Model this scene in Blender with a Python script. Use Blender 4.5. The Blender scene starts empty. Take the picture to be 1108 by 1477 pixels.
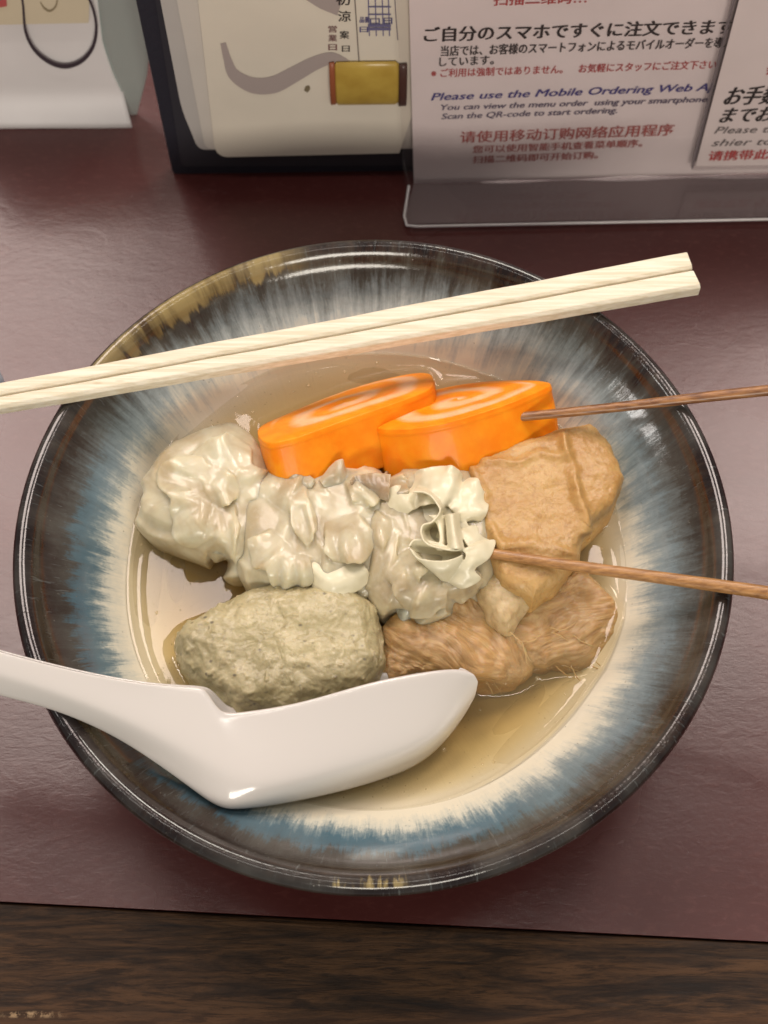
import bpy, math, random
import numpy as np
from mathutils import Vector, Matrix

random.seed(4)
SC = bpy.context.scene
COL = SC.collection

# ------------------------------------------------------------------ camera
CAM = np.array([0.00297, -0.171124, 0.411801])
ELEV = math.radians(63.638)
FW = np.array([0, math.cos(ELEV), -math.sin(ELEV)])
UP = np.array([0, math.sin(ELEV), math.cos(ELEV)])
RT = np.array([1.0, 0, 0])
FPX = 2048.0
cd = bpy.data.cameras.new('camera')
cam = bpy.data.objects.new('camera', cd)
COL.objects.link(cam)
cam.location = CAM
cam.rotation_euler = (math.radians(90) - ELEV, 0, 0)
cd.sensor_fit = 'VERTICAL'
cd.sensor_height = 24.0
cd.lens = 24.0 * FPX / 1477.0
cd.clip_start = 0.01
cd.clip_end = 50
cd.dof.use_dof = True
cd.dof.focus_distance = 0.395
cd.dof.aperture_fstop = 11.5
SC.camera = cam

# ------------------------------------------------------------------ room light
SC.view_settings.view_transform = 'Standard'
SC.view_settings.look = 'None'
SC.view_settings.exposure = 0.0
SC.view_settings.gamma = 1.0
W = bpy.data.worlds.new('World')
SC.world = W
W.use_nodes = True
W.node_tree.nodes['Background'].inputs[0].default_value = (1.0, 0.93, 0.86, 1)
W.node_tree.nodes['Background'].inputs[1].default_value = 0.24


def lamp(name, direction, dist, sx, sy, power, color, target=(0, 0, 0.03)):
    ld = bpy.data.lights.new(name, 'AREA')
    ld.shape = 'RECTANGLE'
    ld.size = sx
    ld.size_y = sy
    ld.energy = power
    ld.color = color
    o = bpy.data.objects.new(name, ld)
    d = Vector(direction).normalized()
    o.location = Vector(target) + d * dist
    o.rotation_euler = d.to_track_quat('Z', 'Y').to_euler()
    COL.objects.link(o)
    return o


lamp('ceiling_or_fill_lamp', (0.16, 0.70, 0.70), 1.7, 0.34, 0.28, 6.0, (1.0, 0.93, 0.82))
lamp('ceiling_or_fill_lamp', (-0.27, 0.46, 0.85), 1.9, 0.62, 0.85, 19.0, (1.0, 0.84, 0.77), (-0.07, 0.02, 0.0))
lamp('ceiling_or_fill_lamp', (0.30, 0.46, 0.84), 1.9, 0.42, 0.75, 13.5, (1.0, 0.84, 0.77), (0.12, 0.04, 0.0))
lamp('ceiling_or_fill_lamp', (-0.80, 0.0, 0.60), 2.0, 0.30, 0.15, 2.5, (1.0, 0.95, 0.9))
lamp('ceiling_or_fill_lamp', (0.12, -0.90, 0.44), 2.2, 1.1, 0.40, 24.0, (1.0, 0.92, 0.80))  # low fill lamp from the front, added to brighten the standing papers
lamp('tube_lamp', (0.0, -0.04, 1.0), 1.7, 2.0, 0.035, 5.0, (1.0, 0.94, 0.86))


# ------------------------------------------------------------------ placing helpers
def ray(px, py):
    return FW + RT * (px - 554) / FPX - UP * (py - 738.5) / FPX


def at(px, py, z):
    """point of the photograph at height z (cm)"""
    z = z * 0.01
    d = ray(px, py)
    return CAM + d * (z - CAM[2]) / d[2]


def on_plane(px, py, p0, n):
    d = ray(px, py)
    return CAM + d * (np.dot(np.asarray(p0) - CAM, n) / np.dot(d, n))


def to_px(P):
    v = np.asarray(P) - CAM
    z = v @ FW
    return np.stack([554 + FPX * (v @ RT) / z, 738.5 - FPX * (v @ UP) / z], -1)


# ------------------------------------------------------------------ noise (numpy)
_rs = np.random.RandomState(7)
_perm = np.concatenate([_rs.permutation(256)] * 3)
_grad = _rs.normal(size=(256, 3))
_grad /= np.linalg.norm(_grad, axis=1)[:, None]


def pnoise(P):
    P = np.asarray(P, float)
    i = np.floor(P).astype(int)
    f = P - i
    i &= 255
    u = f * f * f * (f * (f * 6 - 15) + 10)
    out = 0
    for dx in (0, 1):
        for dy in (0, 1):
            for dz in (0, 1):
                h = _perm[_perm[_perm[(i[:, 0] + dx) & 255] + ((i[:, 1] + dy) & 255)] + ((i[:, 2] + dz) & 255)]
                g = _grad[h]
                dot = (g * (f - np.array([dx, dy, dz]))).sum(1)
                w = (u[:, 0] if dx else 1 - u[:, 0]) * (u[:, 1] if dy else 1 - u[:, 1]) * (u[:, 2] if dz else 1 - u[:, 2])
                out = out + w * dot
    return out * 1.6


def fbm(P, o=4, gain=0.5):
    P = np.asarray(P, float)
    a, s, t = 1.0, 0, 1.0
    for k in range(o):
        s = s + a * pnoise(P * t + k * 17.3)
        a *= gain
        t *= 2.03
    return s


def ridged(P, o=3, gain=0.5):
    a, s, t = 1.0, 0, 1.0
    for k in range(o):
        s = s + a * (1 - np.abs(pnoise(P * t + k * 11.7)) * 2)
        a *= gain
        t *= 2.1
    return s


def catmull(pts, n, closed=False):
    P = np.asarray(pts, float)
    m = len(P)
    t = np.linspace(0, m if closed else m - 1, n, endpoint=not closed)
    i = np.floor(t).astype(int)
    if not closed:
        i = np.minimum(i, m - 2)
    f = (t - i)[:, None]
    if closed:
        g = lambda k: P[(i + k) % m]
    else:
        def g(k):
            j = i + k
            r = P[np.clip(j, 0, m - 1)].copy()
            lo, hi = j < 0, j > m - 1
            r[lo] = 2 * P[0] - P[1]
            r[hi] = 2 * P[-1] - P[-2]
            return r
    a, b, c, d = g(-1), g(0), g(1), g(2)
    return 0.5 * (2 * b + (c - a) * f + (2 * a - 5 * b + 4 * c - d) * f ** 2 + (3 * b - a - 3 * c + d) * f ** 3)


def arclen_resample(P, n, closed=False):
    if closed:
        P = np.vstack([P, P[:1]])
    s = np.concatenate([[0], np.cumsum(np.linalg.norm(np.diff(P, axis=0), axis=1))])
    q = np.linspace(0, s[-1], n, endpoint=not closed)
    return np.stack([np.interp(q, s, P[:, k]) for k in range(P.shape[1])], 1)


def resample_linear(pts, n):
    """same parameter as catmull(closed) but with straight sides"""
    P = np.asarray(pts, float)
    m = len(P)
    t = np.linspace(0, m, n, endpoint=False)
    i = np.floor(t).astype(int)
    f = (t - i)[:, None]
    return P[i % m] * (1 - f) + P[(i + 1) % m] * f


def poly_dist(Q, line):
    """distance of 2D points Q to a polyline"""
    best = np.full(len(Q), 1e9)
    line = np.asarray(line, float)
    for a, b in zip(line[:-1], line[1:]):
        ab = b - a
        t = np.clip(((Q - a) @ ab) / (ab @ ab), 0, 1)
        best = np.minimum(best, np.linalg.norm(Q - a - t[:, None] * ab, axis=1))
    return best


def inside(Q, poly):
    poly = np.asarray(poly, float)
    r = np.zeros(len(Q), bool)
    for a, b in zip(poly, np.roll(poly, -1, 0)):
        c = ((a[1] > Q[:, 1]) != (b[1] > Q[:, 1]))
        with np.errstate(divide='ignore', invalid='ignore'):
            xx = (b[0] - a[0]) * (Q[:, 1] - a[1]) / (b[1] - a[1]) + a[0]
        r ^= c & (Q[:, 0] < xx)
    return r


# ------------------------------------------------------------------ object helpers
def mesh(name, V, F, mat=None, smooth=True, parent=None):
    me = bpy.data.meshes.new(name)
    me.from_pydata([tuple(v) for v in np.asarray(V, float)], [], [tuple(int(i) for i in f) for f in F])
    me.validate()
    if smooth:
        me.polygons.foreach_set('use_smooth', [True] * len(me.polygons))
    if mat:
        me.materials.append(mat)
    o = bpy.data.objects.new(name, me)
    COL.objects.link(o)
    if parent is not None:
        o.parent = parent
        o.matrix_parent_inverse = parent_inv(parent)
    return o


def parent_inv(p):
    if p.type != 'EMPTY':
        return Matrix.Identity(4)      # meshes are built in world coordinates
    return Matrix.Translation(p.location).inverted()


def empty(name, loc, label, cat, group=None):
    o = bpy.data.objects.new(name, None)
    COL.objects.link(o)
    o.location = loc
    o.empty_display_size = 0.01
    return tag(o, label, cat, group)


def tag(o, label, cat, group=None):
    o['label'] = label
    o['category'] = cat
    if group:
        o['group'] = group
    return o


def grid_faces(nu, nv, cu=False, cv=False, flip=False):
    F = []
    for i in range(nu if cu else nu - 1):
        for j in range(nv if cv else nv - 1):
            a, b = i * nv + j, ((i + 1) % nu) * nv + j
            c, d = ((i + 1) % nu) * nv + (j + 1) % nv, i * nv + (j + 1) % nv
            F.append((a, d, c, b) if flip else (a, b, c, d))
    return F


def modify(o, *mods):
    """apply modifiers given as (type, {settings}) and keep a plain mesh"""
    for t, kw in mods:
        m = o.modifiers.new(t.lower(), t)
        for k, v in kw.items():
            setattr(m, k, v)
    bpy.context.view_layer.update()
    dg = bpy.context.evaluated_depsgraph_get()
    me = bpy.data.meshes.new_from_object(o.evaluated_get(dg))
    o.modifiers.clear()
    o.data = me
    me.polygons.foreach_set('use_smooth', [True] * len(me.polygons))
    return o


def box(name, lo, hi, mat, parent=None, bevel=0.0, rot=None, loc=None):
    x0, y0, z0 = lo
    x1, y1, z1 = hi
    V = [(x0, y0, z0), (x1, y0, z0), (x1, y1, z0), (x0, y1, z0), (x0, y0, z1), (x1, y0, z1), (x1, y1, z1), (x0, y1, z1)]
    F = [(0, 3, 2, 1), (4, 5, 6, 7), (0, 1, 5, 4), (1, 2, 6, 5), (2, 3, 7, 6), (3, 0, 4, 7)]
    o = mesh(name, V, F, mat, smooth=False, parent=parent)
    if bevel:
        modify(o, ('BEVEL', dict(width=bevel, segments=3, limit_method='NONE')))
    return o


def tube(name, pts, radii, mat, parent=None, n=24, irregular=0.0):
    P = np.asarray(pts, float)
    T = np.gradient(P, axis=0)
    T /= np.linalg.norm(T, axis=1)[:, None]
    U = np.cross(T, [0, 0.3, 1.0])
    U /= np.linalg.norm(U, axis=1)[:, None]
    B = np.cross(T, U)
    V = []
    th = np.linspace(0, 2 * np.pi, n, endpoint=False)
    for i in range(len(P)):
        r = radii[i] * (1 + irregular * np.sin(3 * th + 1))
        V += list(P[i] + (U[i] * np.cos(th)[:, None] + B[i] * np.sin(th)[:, None]) * r[:, None])
    F = grid_faces(len(P), n, cv=True, flip=True)
    V += [P[0], P[-1]]
    k = len(V)
    for j in range(n):
        F.append((k - 2, j, (j + 1) % n))
        F.append((k - 1, (len(P) - 1) * n + (j + 1) % n, (len(P) - 1) * n + j))
    return mesh(name, V, F, mat, parent=parent)


# ------------------------------------------------------------------ node helpers
class NT:
    def __init__(s, name):
        s.m = bpy.data.materials.new(name)
        s.m.use_nodes = True
        s.t = s.m.node_tree
        s.b = s.t.nodes['Principled BSDF']
        s.out = s.t.nodes['Material Output']

    def n(s, typ, **kw):
        nd = s.t.nodes.new(typ)
        for k, v in kw.items():
            if k == 'ins':
                for kk, vv in v.items():
                    s.set(nd.inputs[kk], vv)
            else:
                setattr(nd, k, v)
        return nd

    def set(s, sock, v):
        if isinstance(v, bpy.types.NodeSocket):
            s.t.links.new(v, sock)
        elif isinstance(v, bpy.types.Node):
            s.t.links.new(v.outputs[0], sock)
        else:
            if isinstance(v, (tuple, list)) and len(v) == 3 and sock.type == 'RGBA':
                v = (*v, 1)
            sock.default_value = v

    def math(s, op, a, b=0.0, c=0.0, clamp=False):
        nd = s.n('ShaderNodeMath', operation=op, use_clamp=clamp)
        s.set(nd.inputs[0], a)
        s.set(nd.inputs[1], b)
        s.set(nd.inputs[2], c)
        return nd.outputs[0]

    def mix(s, f, a, b, blend='MIX'):
        nd = s.n('ShaderNodeMix', data_type='RGBA', blend_type=blend)
        s.set(nd.inputs[0], f)
        s.set(nd.inputs[6], a)
        s.set(nd.inputs[7], b)
        return nd.outputs[2]

    def noise(s, vec=None, scale=100.0, detail=4.0, rough=0.5, dist=0.0):
        nd = s.n('ShaderNodeTexNoise')
        if vec is not None:
            s.set(nd.inputs['Vector'], vec)
        nd.inputs['Scale'].default_value = scale
        nd.inputs['Detail'].default_value = detail
        nd.inputs['Roughness'].default_value = rough
        nd.inputs['Distortion'].default_value = dist
        return nd.outputs[0]

    def ramp(s, f, stops, interp='LINEAR'):
        nd = s.n('ShaderNodeValToRGB')
        cr = nd.color_ramp
        cr.interpolation = interp
        while len(cr.elements) < len(stops):
            cr.elements.new(0.5)
        for e, (p, c) in zip(cr.elements, stops):
            e.position = p
            e.color = (*c, 1) if len(c) == 3 else c
        s.set(nd.inputs[0], f)
        return nd.outputs[0]

    def maprange(s, v, a, b, c=0.0, d=1.0, smooth=False):
        nd = s.n('ShaderNodeMapRange')
        if smooth:
            nd.interpolation_type = 'SMOOTHSTEP'
        for k, x in zip((0, 1, 2, 3, 4), (v, a, b, c, d)):
            s.set(nd.inputs[k], x)
        return nd.outputs[0]

    def obj(s):
        return s.n('ShaderNodeTexCoord').outputs['Object']

    def scale(s, vec, sc):
        nd = s.n('ShaderNodeMapping')
        s.set(nd.inputs[0], vec)
        nd.inputs['Scale'].default_value = sc
        return nd.outputs[0]

    def bump(s, h, dist, strength=1.0, normal=None):
        nd = s.n('ShaderNodeBump')
        s.set(nd.inputs['Height'], h)
        nd.inputs['Distance'].default_value = dist
        nd.inputs['Strength'].default_value = strength
        if normal is not None:
            s.set(nd.inputs['Normal'], normal)
        s.set(s.b.inputs['Normal'], nd.outputs[0])
        return nd.outputs[0]

    def p(s, **kw):
        names = dict(color='Base Color', rough='Roughness', metal='Metallic', ior='IOR', alpha='Alpha',
                     trans='Transmission Weight', sss='Subsurface Weight', sssr='Subsurface Radius',
                     ssss='Subsurface Scale', coat='Coat Weight', coatr='Coat Roughness', spec='Specular IOR Level',
                     sheen='Sheen Weight')
        for k, v in kw.items():
            s.set(s.b.inputs[names[k]], v)
        return s


def plain(name, color, rough=0.5, **kw):
    return NT(name).p(color=color, rough=rough, **kw).m


# ------------------------------------------------------------------ materials
def m_table():
    t = NT('maroon_laminate')
    v = t.obj()
    big = t.noise(v, 9, 3, 0.55)
    grain = t.noise(t.scale(v, (1.0, 2.2, 1)), 260, 5, 0.65, 0.6)
    fine = t.noise(v, 1500, 2, 0.6)
    c = t.mix(t.maprange(big, 0.35, 0.7), (0.056, 0.013, 0.012), (0.078, 0.020, 0.018))
    c = t.mix(t.maprange(grain, 0.52, 0.75, 0, 0.45), c, (0.115, 0.036, 0.031))
    vor = t.n('ShaderNodeTexVoronoi', feature='DISTANCE_TO_EDGE')
    t.set(vor.inputs['Vector'], t.scale(v, (1, 1.8, 1)))
    vor.inputs['Scale'].default_value = 120
    # small pale scuffs
    sc = t.noise(t.scale(v, (1.0, 3.0, 1)), 95, 4, 0.7, 1.5)
    scuff = t.math('MULTIPLY', t.maprange(sc, 0.66, 0.76), t.maprange(t.noise(v, 16, 2), 0.52, 0.64))
    c = t.mix(t.math('MULTIPLY', scuff, 0.35), c, (0.42, 0.32, 0.32))
    h = t.math('ADD', t.math('MULTIPLY', grain, 1.0), t.math('MULTIPLY', fine, 0.25))
    h = t.math('ADD', h, t.math('MULTIPLY', big, 0.0))
    h = t.math('ADD', h, t.math('MULTIPLY', t.noise(t.scale(v, (1, 1.7, 1)), 70, 3, 0.6, 0.8), 1.6))
    t.bump(h, 0.00030, 0.15)
    t.p(color=c, rough=t.maprange(big, 0.3, 0.7, 0.22, 0.30), spec=0.5)
    return t.m


def m_wood_edge():
    t = NT('dark_oak')
    v = t.obj()
    sv = t.scale(v, (0.16, 1.3, 1.0))
    g = t.noise(sv, 130, 7, 0.72, 1.2)
    g2 = t.noise(t.scale(v, (0.11, 1.0, 1.0)), 620, 8, 0.75, 0.4)
    c = t.ramp(g, [(0.34, (0.006, 0.003, 0.0015)), (0.46, (0.034, 0.016, 0.006)), (0.58, (0.085, 0.040, 0.015)), (0.8, (0.13, 0.063, 0.025))])
    c = t.mix(t.maprange(g2, 0.50, 0.60, 0, 0.75), c, (0.010, 0.005, 0.003))
    sp = t.n('ShaderNodeSeparateXYZ')
    t.set(sp.inputs[0], v)
    d = t.math('MULTIPLY', t.maprange(sp.outputs[1], -0.128, -0.119, 1, 0, True), t.maprange(t.noise(sv, 25, 3), 0.3, 0.6))
    c = t.mix(t.math('MULTIPLY', d, 0.55), c, (0.13, 0.052, 0.02))
    # worn nick in the varnish
    wx = t.maprange(sp.outputs[0], -0.1045, -0.099, 0, 1)
    wx2 = t.maprange(sp.outputs[0], -0.091, -0.084, 1, 0)
    wy = t.maprange(t.math('ABSOLUTE', t.math('SUBTRACT', sp.outputs[1], -0.1215)), 0.0004, 0.0011, 1, 0)
    w = t.math('MULTIPLY', t.math('MULTIPLY', wx, wx2), t.math('MULTIPLY', wy, t.maprange(t.noise(v, 420, 5, 0.7), 0.47, 0.60)))
    c = t.mix(w, c, (0.40, 0.27, 0.15))
    t.bump(t.math('SUBTRACT', g, t.math('MULTIPLY', g2, 0.8)), 0.0006, 0.5)
    t.p(color=t.mix(0.3, c, (0.012, 0.006, 0.003)), rough=t.maprange(g2, 0.3, 0.7, 0.5, 0.7), spec=0.25)
    return t.m


def m_glaze():
    t = NT('flowing_blue_brown_glaze')
    v = t.obj()
    sp = t.n('ShaderNodeSeparateXYZ')
    t.set(sp.inputs[0], v)
    x, y, z = sp.outputs
    r = t.math('SQRT', t.math('ADD', t.math('MULTIPLY', x, x), t.math('MULTIPLY', y, y)))
    ux, uy = t.math('DIVIDE', x, r), t.math('DIVIDE', y, r)

    def radial(ka, kr):
        cb = t.n('ShaderNodeCombineXYZ')
        t.set(cb.inputs[0], t.math('MULTIPLY', ux, ka))
        t.set(cb.inputs[1], t.math('MULTIPLY', uy, ka))
        t.set(cb.inputs[2], t.math('MULTIPLY', r, kr))
        return cb.outputs[0]
    s1 = t.noise(radial(34, 60), 1.0, 5, 0.62, 0.5)
    s2 = t.noise(radial(11, 30), 1.0, 4, 0.55, 0.4)
    s3 = t.noise(radial(95, 180), 1.0, 4, 0.7, 0.6)
    s4 = t.noise(v, 420, 4, 0.7, 0.8)
    far = t.maprange(uy, -0.1, 0.85, 0, 1, True)
    right = t.maprange(ux, 0.2, 0.95, 0, 1, True)
    # pulled-in colour bands where the glaze ran: the far and right side are streakier
    amp = t.math('ADD', 0.0075, t.math('MULTIPLY', far, 0.008))
    q = t.math('SUBTRACT', r, t.math('MULTIPLY', t.math('MAXIMUM', t.math('MULTIPLY', uy, -1.0), 0.0), 0.0028))
    q = t.math('ADD', q, t.math('MULTIPLY', t.math('SUBTRACT', s1, 0.5), amp))
    q = t.math('ADD', q, t.math('MULTIPLY', t.math('SUBTRACT', s2, 0.5), 0.008))
    q = t.math('ADD', q, t.math('MULTIPLY', t.math('SUBTRACT', s3, 0.5), 0.007))
    q = t.math('ADD', q, t.math('MULTIPLY', t.math('SUBTRACT', s4, 0.5), 0.005))
    f = t.maprange(q, 0.066, 0.1)
    cream, blue, lblue = (0.74, 0.69, 0.54), (0.060, 0.125, 0.165), (0.20, 0.26, 0.27)
    near = t.ramp(f, [(0.20, cream), (0.30, (0.58, 0.58, 0.49)), (0.375, lblue), (0.45, blue), (0.54, (0.055, 0.105, 0.135)),
                      (0.615, (0.046, 0.040, 0.033)), (0.75, (0.028, 0.017, 0.013)), (0.9, (0.010, 0.006, 0.0065))])
    farc = t.ramp(f, [(0.25, (0.72, 0.67, 0.54)), (0.36, (0.54, 0.54, 0.48)), (0.47, (0.34, 0.385, 0.39)), (0.61, (0.17, 0.20, 0.205)),
                      (0.74, (0.060, 0.055, 0.045)), (0.82, (0.040, 0.030, 0.022)), (0.86, (0.030, 0.014, 0.009)), (0.93, (0.012, 0.007, 0.007))])
    c = t.mix(t.math('MAXIMUM', far, t.math('MULTIPLY', right, 0.55)), near, farc)
    # darker pin streaks and light flecks
    fl = t.math('MULTIPLY', t.maprange(s3, 0.60, 0.72), t.maprange(f, 0.2, 0.5))
    c = t.mix(t.math('MULTIPLY', fl, 0.35), c, (0.22, 0.25, 0.25))
    st = t.maprange(s3, 0.42, 0.30)
    c = t.mix(t.math('MULTIPLY', t.math('MULTIPLY', st, t.maprange(f, 0.25, 0.5)), 0.4), c, (0.035, 0.04, 0.045))
    # yellow ash patch at the far left lip, a small one at the near lip
    dotl = t.math('ADD', t.math('MULTIPLY', ux, -0.60), t.math('MULTIPLY', uy, 0.80))
    pl = t.maprange(dotl, 0.90, 0.955, 0, 1, True)
    dotn = t.math('SUBTRACT', t.math('MULTIPLY', ux, -0.02), t.math('MULTIPLY', uy, 1.0))
    pn = t.math('MULTIPLY', t.maprange(dotn, 0.993, 0.997, 0, 1, True), t.maprange(s1, 0.48, 0.56))
    band = t.math('MULTIPLY', t.maprange(t.math('ADD', r, t.math('MULTIPLY', t.math('SUBTRACT', s1, 0.5), 0.007)), 0.0925, 0.0937, 0, 1, True), t.maprange(r, 0.0990, 0.0978, 0, 1, True))
    bandn = t.math('MULTIPLY', t.maprange(q, 0.0935, 0.0955, 0, 1, True), t.maprange(r, 0.0990, 0.0985, 0, 1, True))
    ym = t.math('MAXIMUM', t.math('MULTIPLY', pl, band), t.math('MULTIPLY', pn, bandn))
    yc = t.mix(t.maprange(t.math('ADD', t.math('MULTIPLY', s2, 0.6), t.math('MULTIPLY', s1, 0.4)), 0.38, 0.56), (0.06, 0.034, 0.012), (0.28, 0.215, 0.09))
    c = t.mix(ym, c, yc)
    # pin holes
    vo = t.n('ShaderNodeTexVoronoi')
    t.set(vo.inputs['Vector'], v)
    vo.inputs['Scale'].default_value = 520
    pin = t.math('MULTIPLY', t.maprange(vo.outputs['Distance'], 0.14, 0.07), t.maprange(t.noise(v, 150, 2), 0.48, 0.6))
    c = t.mix(t.math('MULTIPLY', pin, 0.6), c, (0.12, 0.11, 0.09))
    mot = t.noise(v, 60, 3)
    c = t.mix(t.maprange(mot, 0.4, 0.7, 0, 0.25), c, t.mix(0.5, c, (0.36, 0.36, 0.32)))
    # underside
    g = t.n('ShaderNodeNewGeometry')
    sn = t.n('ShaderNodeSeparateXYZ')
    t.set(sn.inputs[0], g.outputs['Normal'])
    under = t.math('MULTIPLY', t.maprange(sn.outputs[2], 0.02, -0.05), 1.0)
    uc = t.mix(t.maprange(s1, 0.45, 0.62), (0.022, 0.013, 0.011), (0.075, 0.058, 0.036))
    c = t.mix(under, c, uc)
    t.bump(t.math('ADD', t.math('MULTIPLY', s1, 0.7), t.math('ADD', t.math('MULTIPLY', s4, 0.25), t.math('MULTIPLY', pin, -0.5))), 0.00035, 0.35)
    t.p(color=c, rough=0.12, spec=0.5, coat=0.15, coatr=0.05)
    return t.m


def m_broth():
    t = NT('clear_broth')
    t.t.nodes.remove(t.b)
    tr = t.n('ShaderNodeBsdfTransparent')
    gl = t.n('ShaderNodeBsdfGlossy')
    gl.inputs['Roughness'].default_value = 0.03
    df = t.n('ShaderNodeBsdfDiffuse')
    df.inputs['Color'].default_value = (0.52, 0.42, 0.22, 1)
    m0 = t.n('ShaderNodeMixShader')
    m0.inputs[0].default_value = 0.14
    t.t.links.new(tr.outputs[0], m0.inputs[1])
    t.t.links.new(df.outputs[0], m0.inputs[2])
    fr = t.n('ShaderNodeFresnel')
    fr.inputs['IOR'].default_value = 1.38
    bp = t.n('ShaderNodeBump')
    t.set(bp.inputs['Height'], t.noise(t.obj(), 130, 2))
    bp.inputs['Distance'].default_value = 0.0004
    bp.inputs['Strength'].default_value = 0.25
    t.t.links.new(bp.outputs[0], gl.inputs['Normal'])
    t.t.links.new(bp.outputs[0], fr.inputs['Normal'])
    m1 = t.n('ShaderNodeMixShader')
    gm_ = t.n('ShaderNodeNewGeometry')
    t.t.links.new(t.math('MULTIPLY', t.math('MULTIPLY', fr.outputs[0], 1.35, clamp=True), t.math('SUBTRACT', 1.0, gm_.outputs['Backfacing'])), m1.inputs[0])
    t.t.links.new(m0.outputs[0], m1.inputs[1])
    t.t.links.new(gl.outputs[0], m1.inputs[2])
    t.t.links.new(m1.outputs[0], t.out.inputs['Surface'])
    va = t.n('ShaderNodeVolumeAbsorption')
    va.inputs['Color'].default_value = (0.86, 0.70, 0.22, 1)
    va.inputs['Density'].default_value = 80
    t.t.links.new(va.outputs[0], t.out.inputs['Volume'])
    return t.m


def m_wrapper(base=(0.60, 0.545, 0.385), dark=(0.43, 0.345, 0.205)):
    t = NT('wet_dumpling_wrapper')
    v = t.obj()
    n1 = t.noise(v, 90, 3, 0.5, 0.5)
    n2 = t.noise(v, 500, 3, 0.6)
    c = t.mix(t.maprange(n1, 0.42, 0.64, 0, 0.9), base, dark)
    c = t.mix(t.maprange(n2, 0.5, 0.75, 0, 0.2), c, (0.7, 0.66, 0.56))
    t.bump(t.math('ADD', t.noise(v, 200, 2, 0.5), t.math('MULTIPLY', n2, 0.12)), 0.0005, 0.25)
    t.p(color=c, rough=t.maprange(n1, 0.3, 0.7, 0.32, 0.44), sss=0.8, sssr=(1.0, 0.8, 0.55), ssss=0.0040, coat=0.32, coatr=0.08, spec=0.5)
    return t.m


def m_fishball():
    t = NT('coarse_fish_paste')
    v = t.obj()
    n1 = t.noise(v, 110, 5, 0.65, 0.4)
    n2 = t.noise(v, 420, 4, 0.65)
    c = t.mix(t.maprange(n1, 0.36, 0.64), (0.345, 0.295, 0.155), (0.50, 0.43, 0.25))
    c = t.mix(t.maprange(n2, 0.56, 0.74, 0, 0.6), c, (0.17, 0.13, 0.075))
    vo = t.n('ShaderNodeTexVoronoi')
    t.set(vo.inputs['Vector'], t.scale(v, (1, 1.4, 1)))
    vo.inputs['Scale'].default_value = 330
    spk = t.math('MULTIPLY', t.maprange(vo.outputs['Distance'], 0.26, 0.12), t.maprange(t.noise(v, 170, 2), 0.5, 0.6))
    c = t.mix(t.math('MULTIPLY', spk, 0.75), c, (0.11, 0.09, 0.06))
    pale = t.maprange(t.noise(v, 260, 4, 0.6, 0.5), 0.58, 0.68)
    c = t.mix(t.math('MULTIPLY', pale, 0.5), c, (0.66, 0.58, 0.38))
    t.bump(t.math('ADD', t.noise(v, 210, 6, 0.7), t.math('MULTIPLY', n2, 0.4)), 0.0010, 0.22)
    t.p(color=c, rough=0.40, sss=0.25, sssr=(1, 0.6, 0.3), ssss=0.002, coat=0.12, coatr=0.15)
    return t.m


def m_tofu(base=(0.43, 0.235, 0.072), dark=(0.31, 0.15, 0.042), pale=(0.53, 0.335, 0.125)):
    t = NT('simmered_fried_tofu')
    v = t.obj()
    n1 = t.noise(v, 75, 4, 0.6)
    n2 = t.noise(v, 380, 5, 0.7, 0.4)
    c = t.mix(t.maprange(n1, 0.35, 0.65), base, pale)
    c = t.mix(t.maprange(n2, 0.50, 0.74, 0, 0.7), c, dark)
    t.bump(t.math('ADD', t.noise(v, 260, 5, 0.65, 0.3), t.math('MULTIPLY', t.noise(v, 900, 3), 0.35)), 0.0009, 0.4)
    t.p(color=c, rough=0.46, sss=0.3, sssr=(1, 0.5, 0.2), ssss=0.002, coat=0.15, coatr=0.22)
    return t.m


def m_fibre():
    t = NT('soft_brown_fibrous_curd')
    v = t.obj()
    at_ = t.n('ShaderNodeAttribute', attribute_name='fibre')
    n1 = t.noise(at_.outputs['Vector'], 1.0, 5, 0.65, 0.3)
    n2 = t.noise(v, 90, 3)
    c = t.ramp(n1, [(0.25, (0.28, 0.15, 0.052)), (0.5, (0.46, 0.28, 0.11)), (0.75, (0.60, 0.42, 0.20))])
    c = t.mix(t.maprange(n2, 0.4, 0.65, 0, 0.55), c, (0.42, 0.27, 0.13))
    t.bump(n1, 0.0007, 0.4)
    t.p(color=c, rough=0.48, sss=0.6, sssr=(1, 0.55, 0.25), ssss=0.003, coat=0.1, coatr=0.2)
    return t.m


def m_fishcake():
    t = NT('orange_swirl_fish_cake')
    a = t.n('ShaderNodeAttribute', attribute_name='swirl')
    v = t.obj()
    n = t.noise(v, 180, 3)
    n2 = t.noise(v, 900, 2)
    o = t.mix(t.maprange(n, 0.35, 0.7), (0.90, 0.245, 0.006), (0.92, 0.32, 0.012))
    w = t.mix(t.maprange(n, 0.35, 0.7), (0.84, 0.50, 0.28), (0.86, 0.62, 0.42))
    c = t.mix(a.outputs['Fac'], o, w)
    t.bump(t.math('ADD', n, t.math('MULTIPLY', n2, 0.3)), 0.0005, 0.25)
    t.p(color=c, rough=0.42, spec=0.18, sss=0.4, sssr=(1, 0.35, 0.1), ssss=0.003, coat=0.06, coatr=0.1)
    return t.m


def m_bamboo(dark=(0.13, 0.048, 0.018), light=(0.36, 0.165, 0.055)):
    t = NT('steeped_bamboo')
    v = t.obj()
    g = t.noise(t.scale(v, (0.06, 1.6, 1.6)), 700, 4, 0.6)
    l = t.noise(v, 14, 2)
    c = t.mix(t.maprange(g, 0.35, 0.65), dark, light)
    c = t.mix(t.maprange(l, 0.35, 0.6, 0, 0.35), c, (0.46, 0.24, 0.09))
    t.bump(g, 0.0003, 0.4)
    t.p(color=c, rough=0.38, coat=0.2, coatr=0.2)
    return t.m


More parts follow.
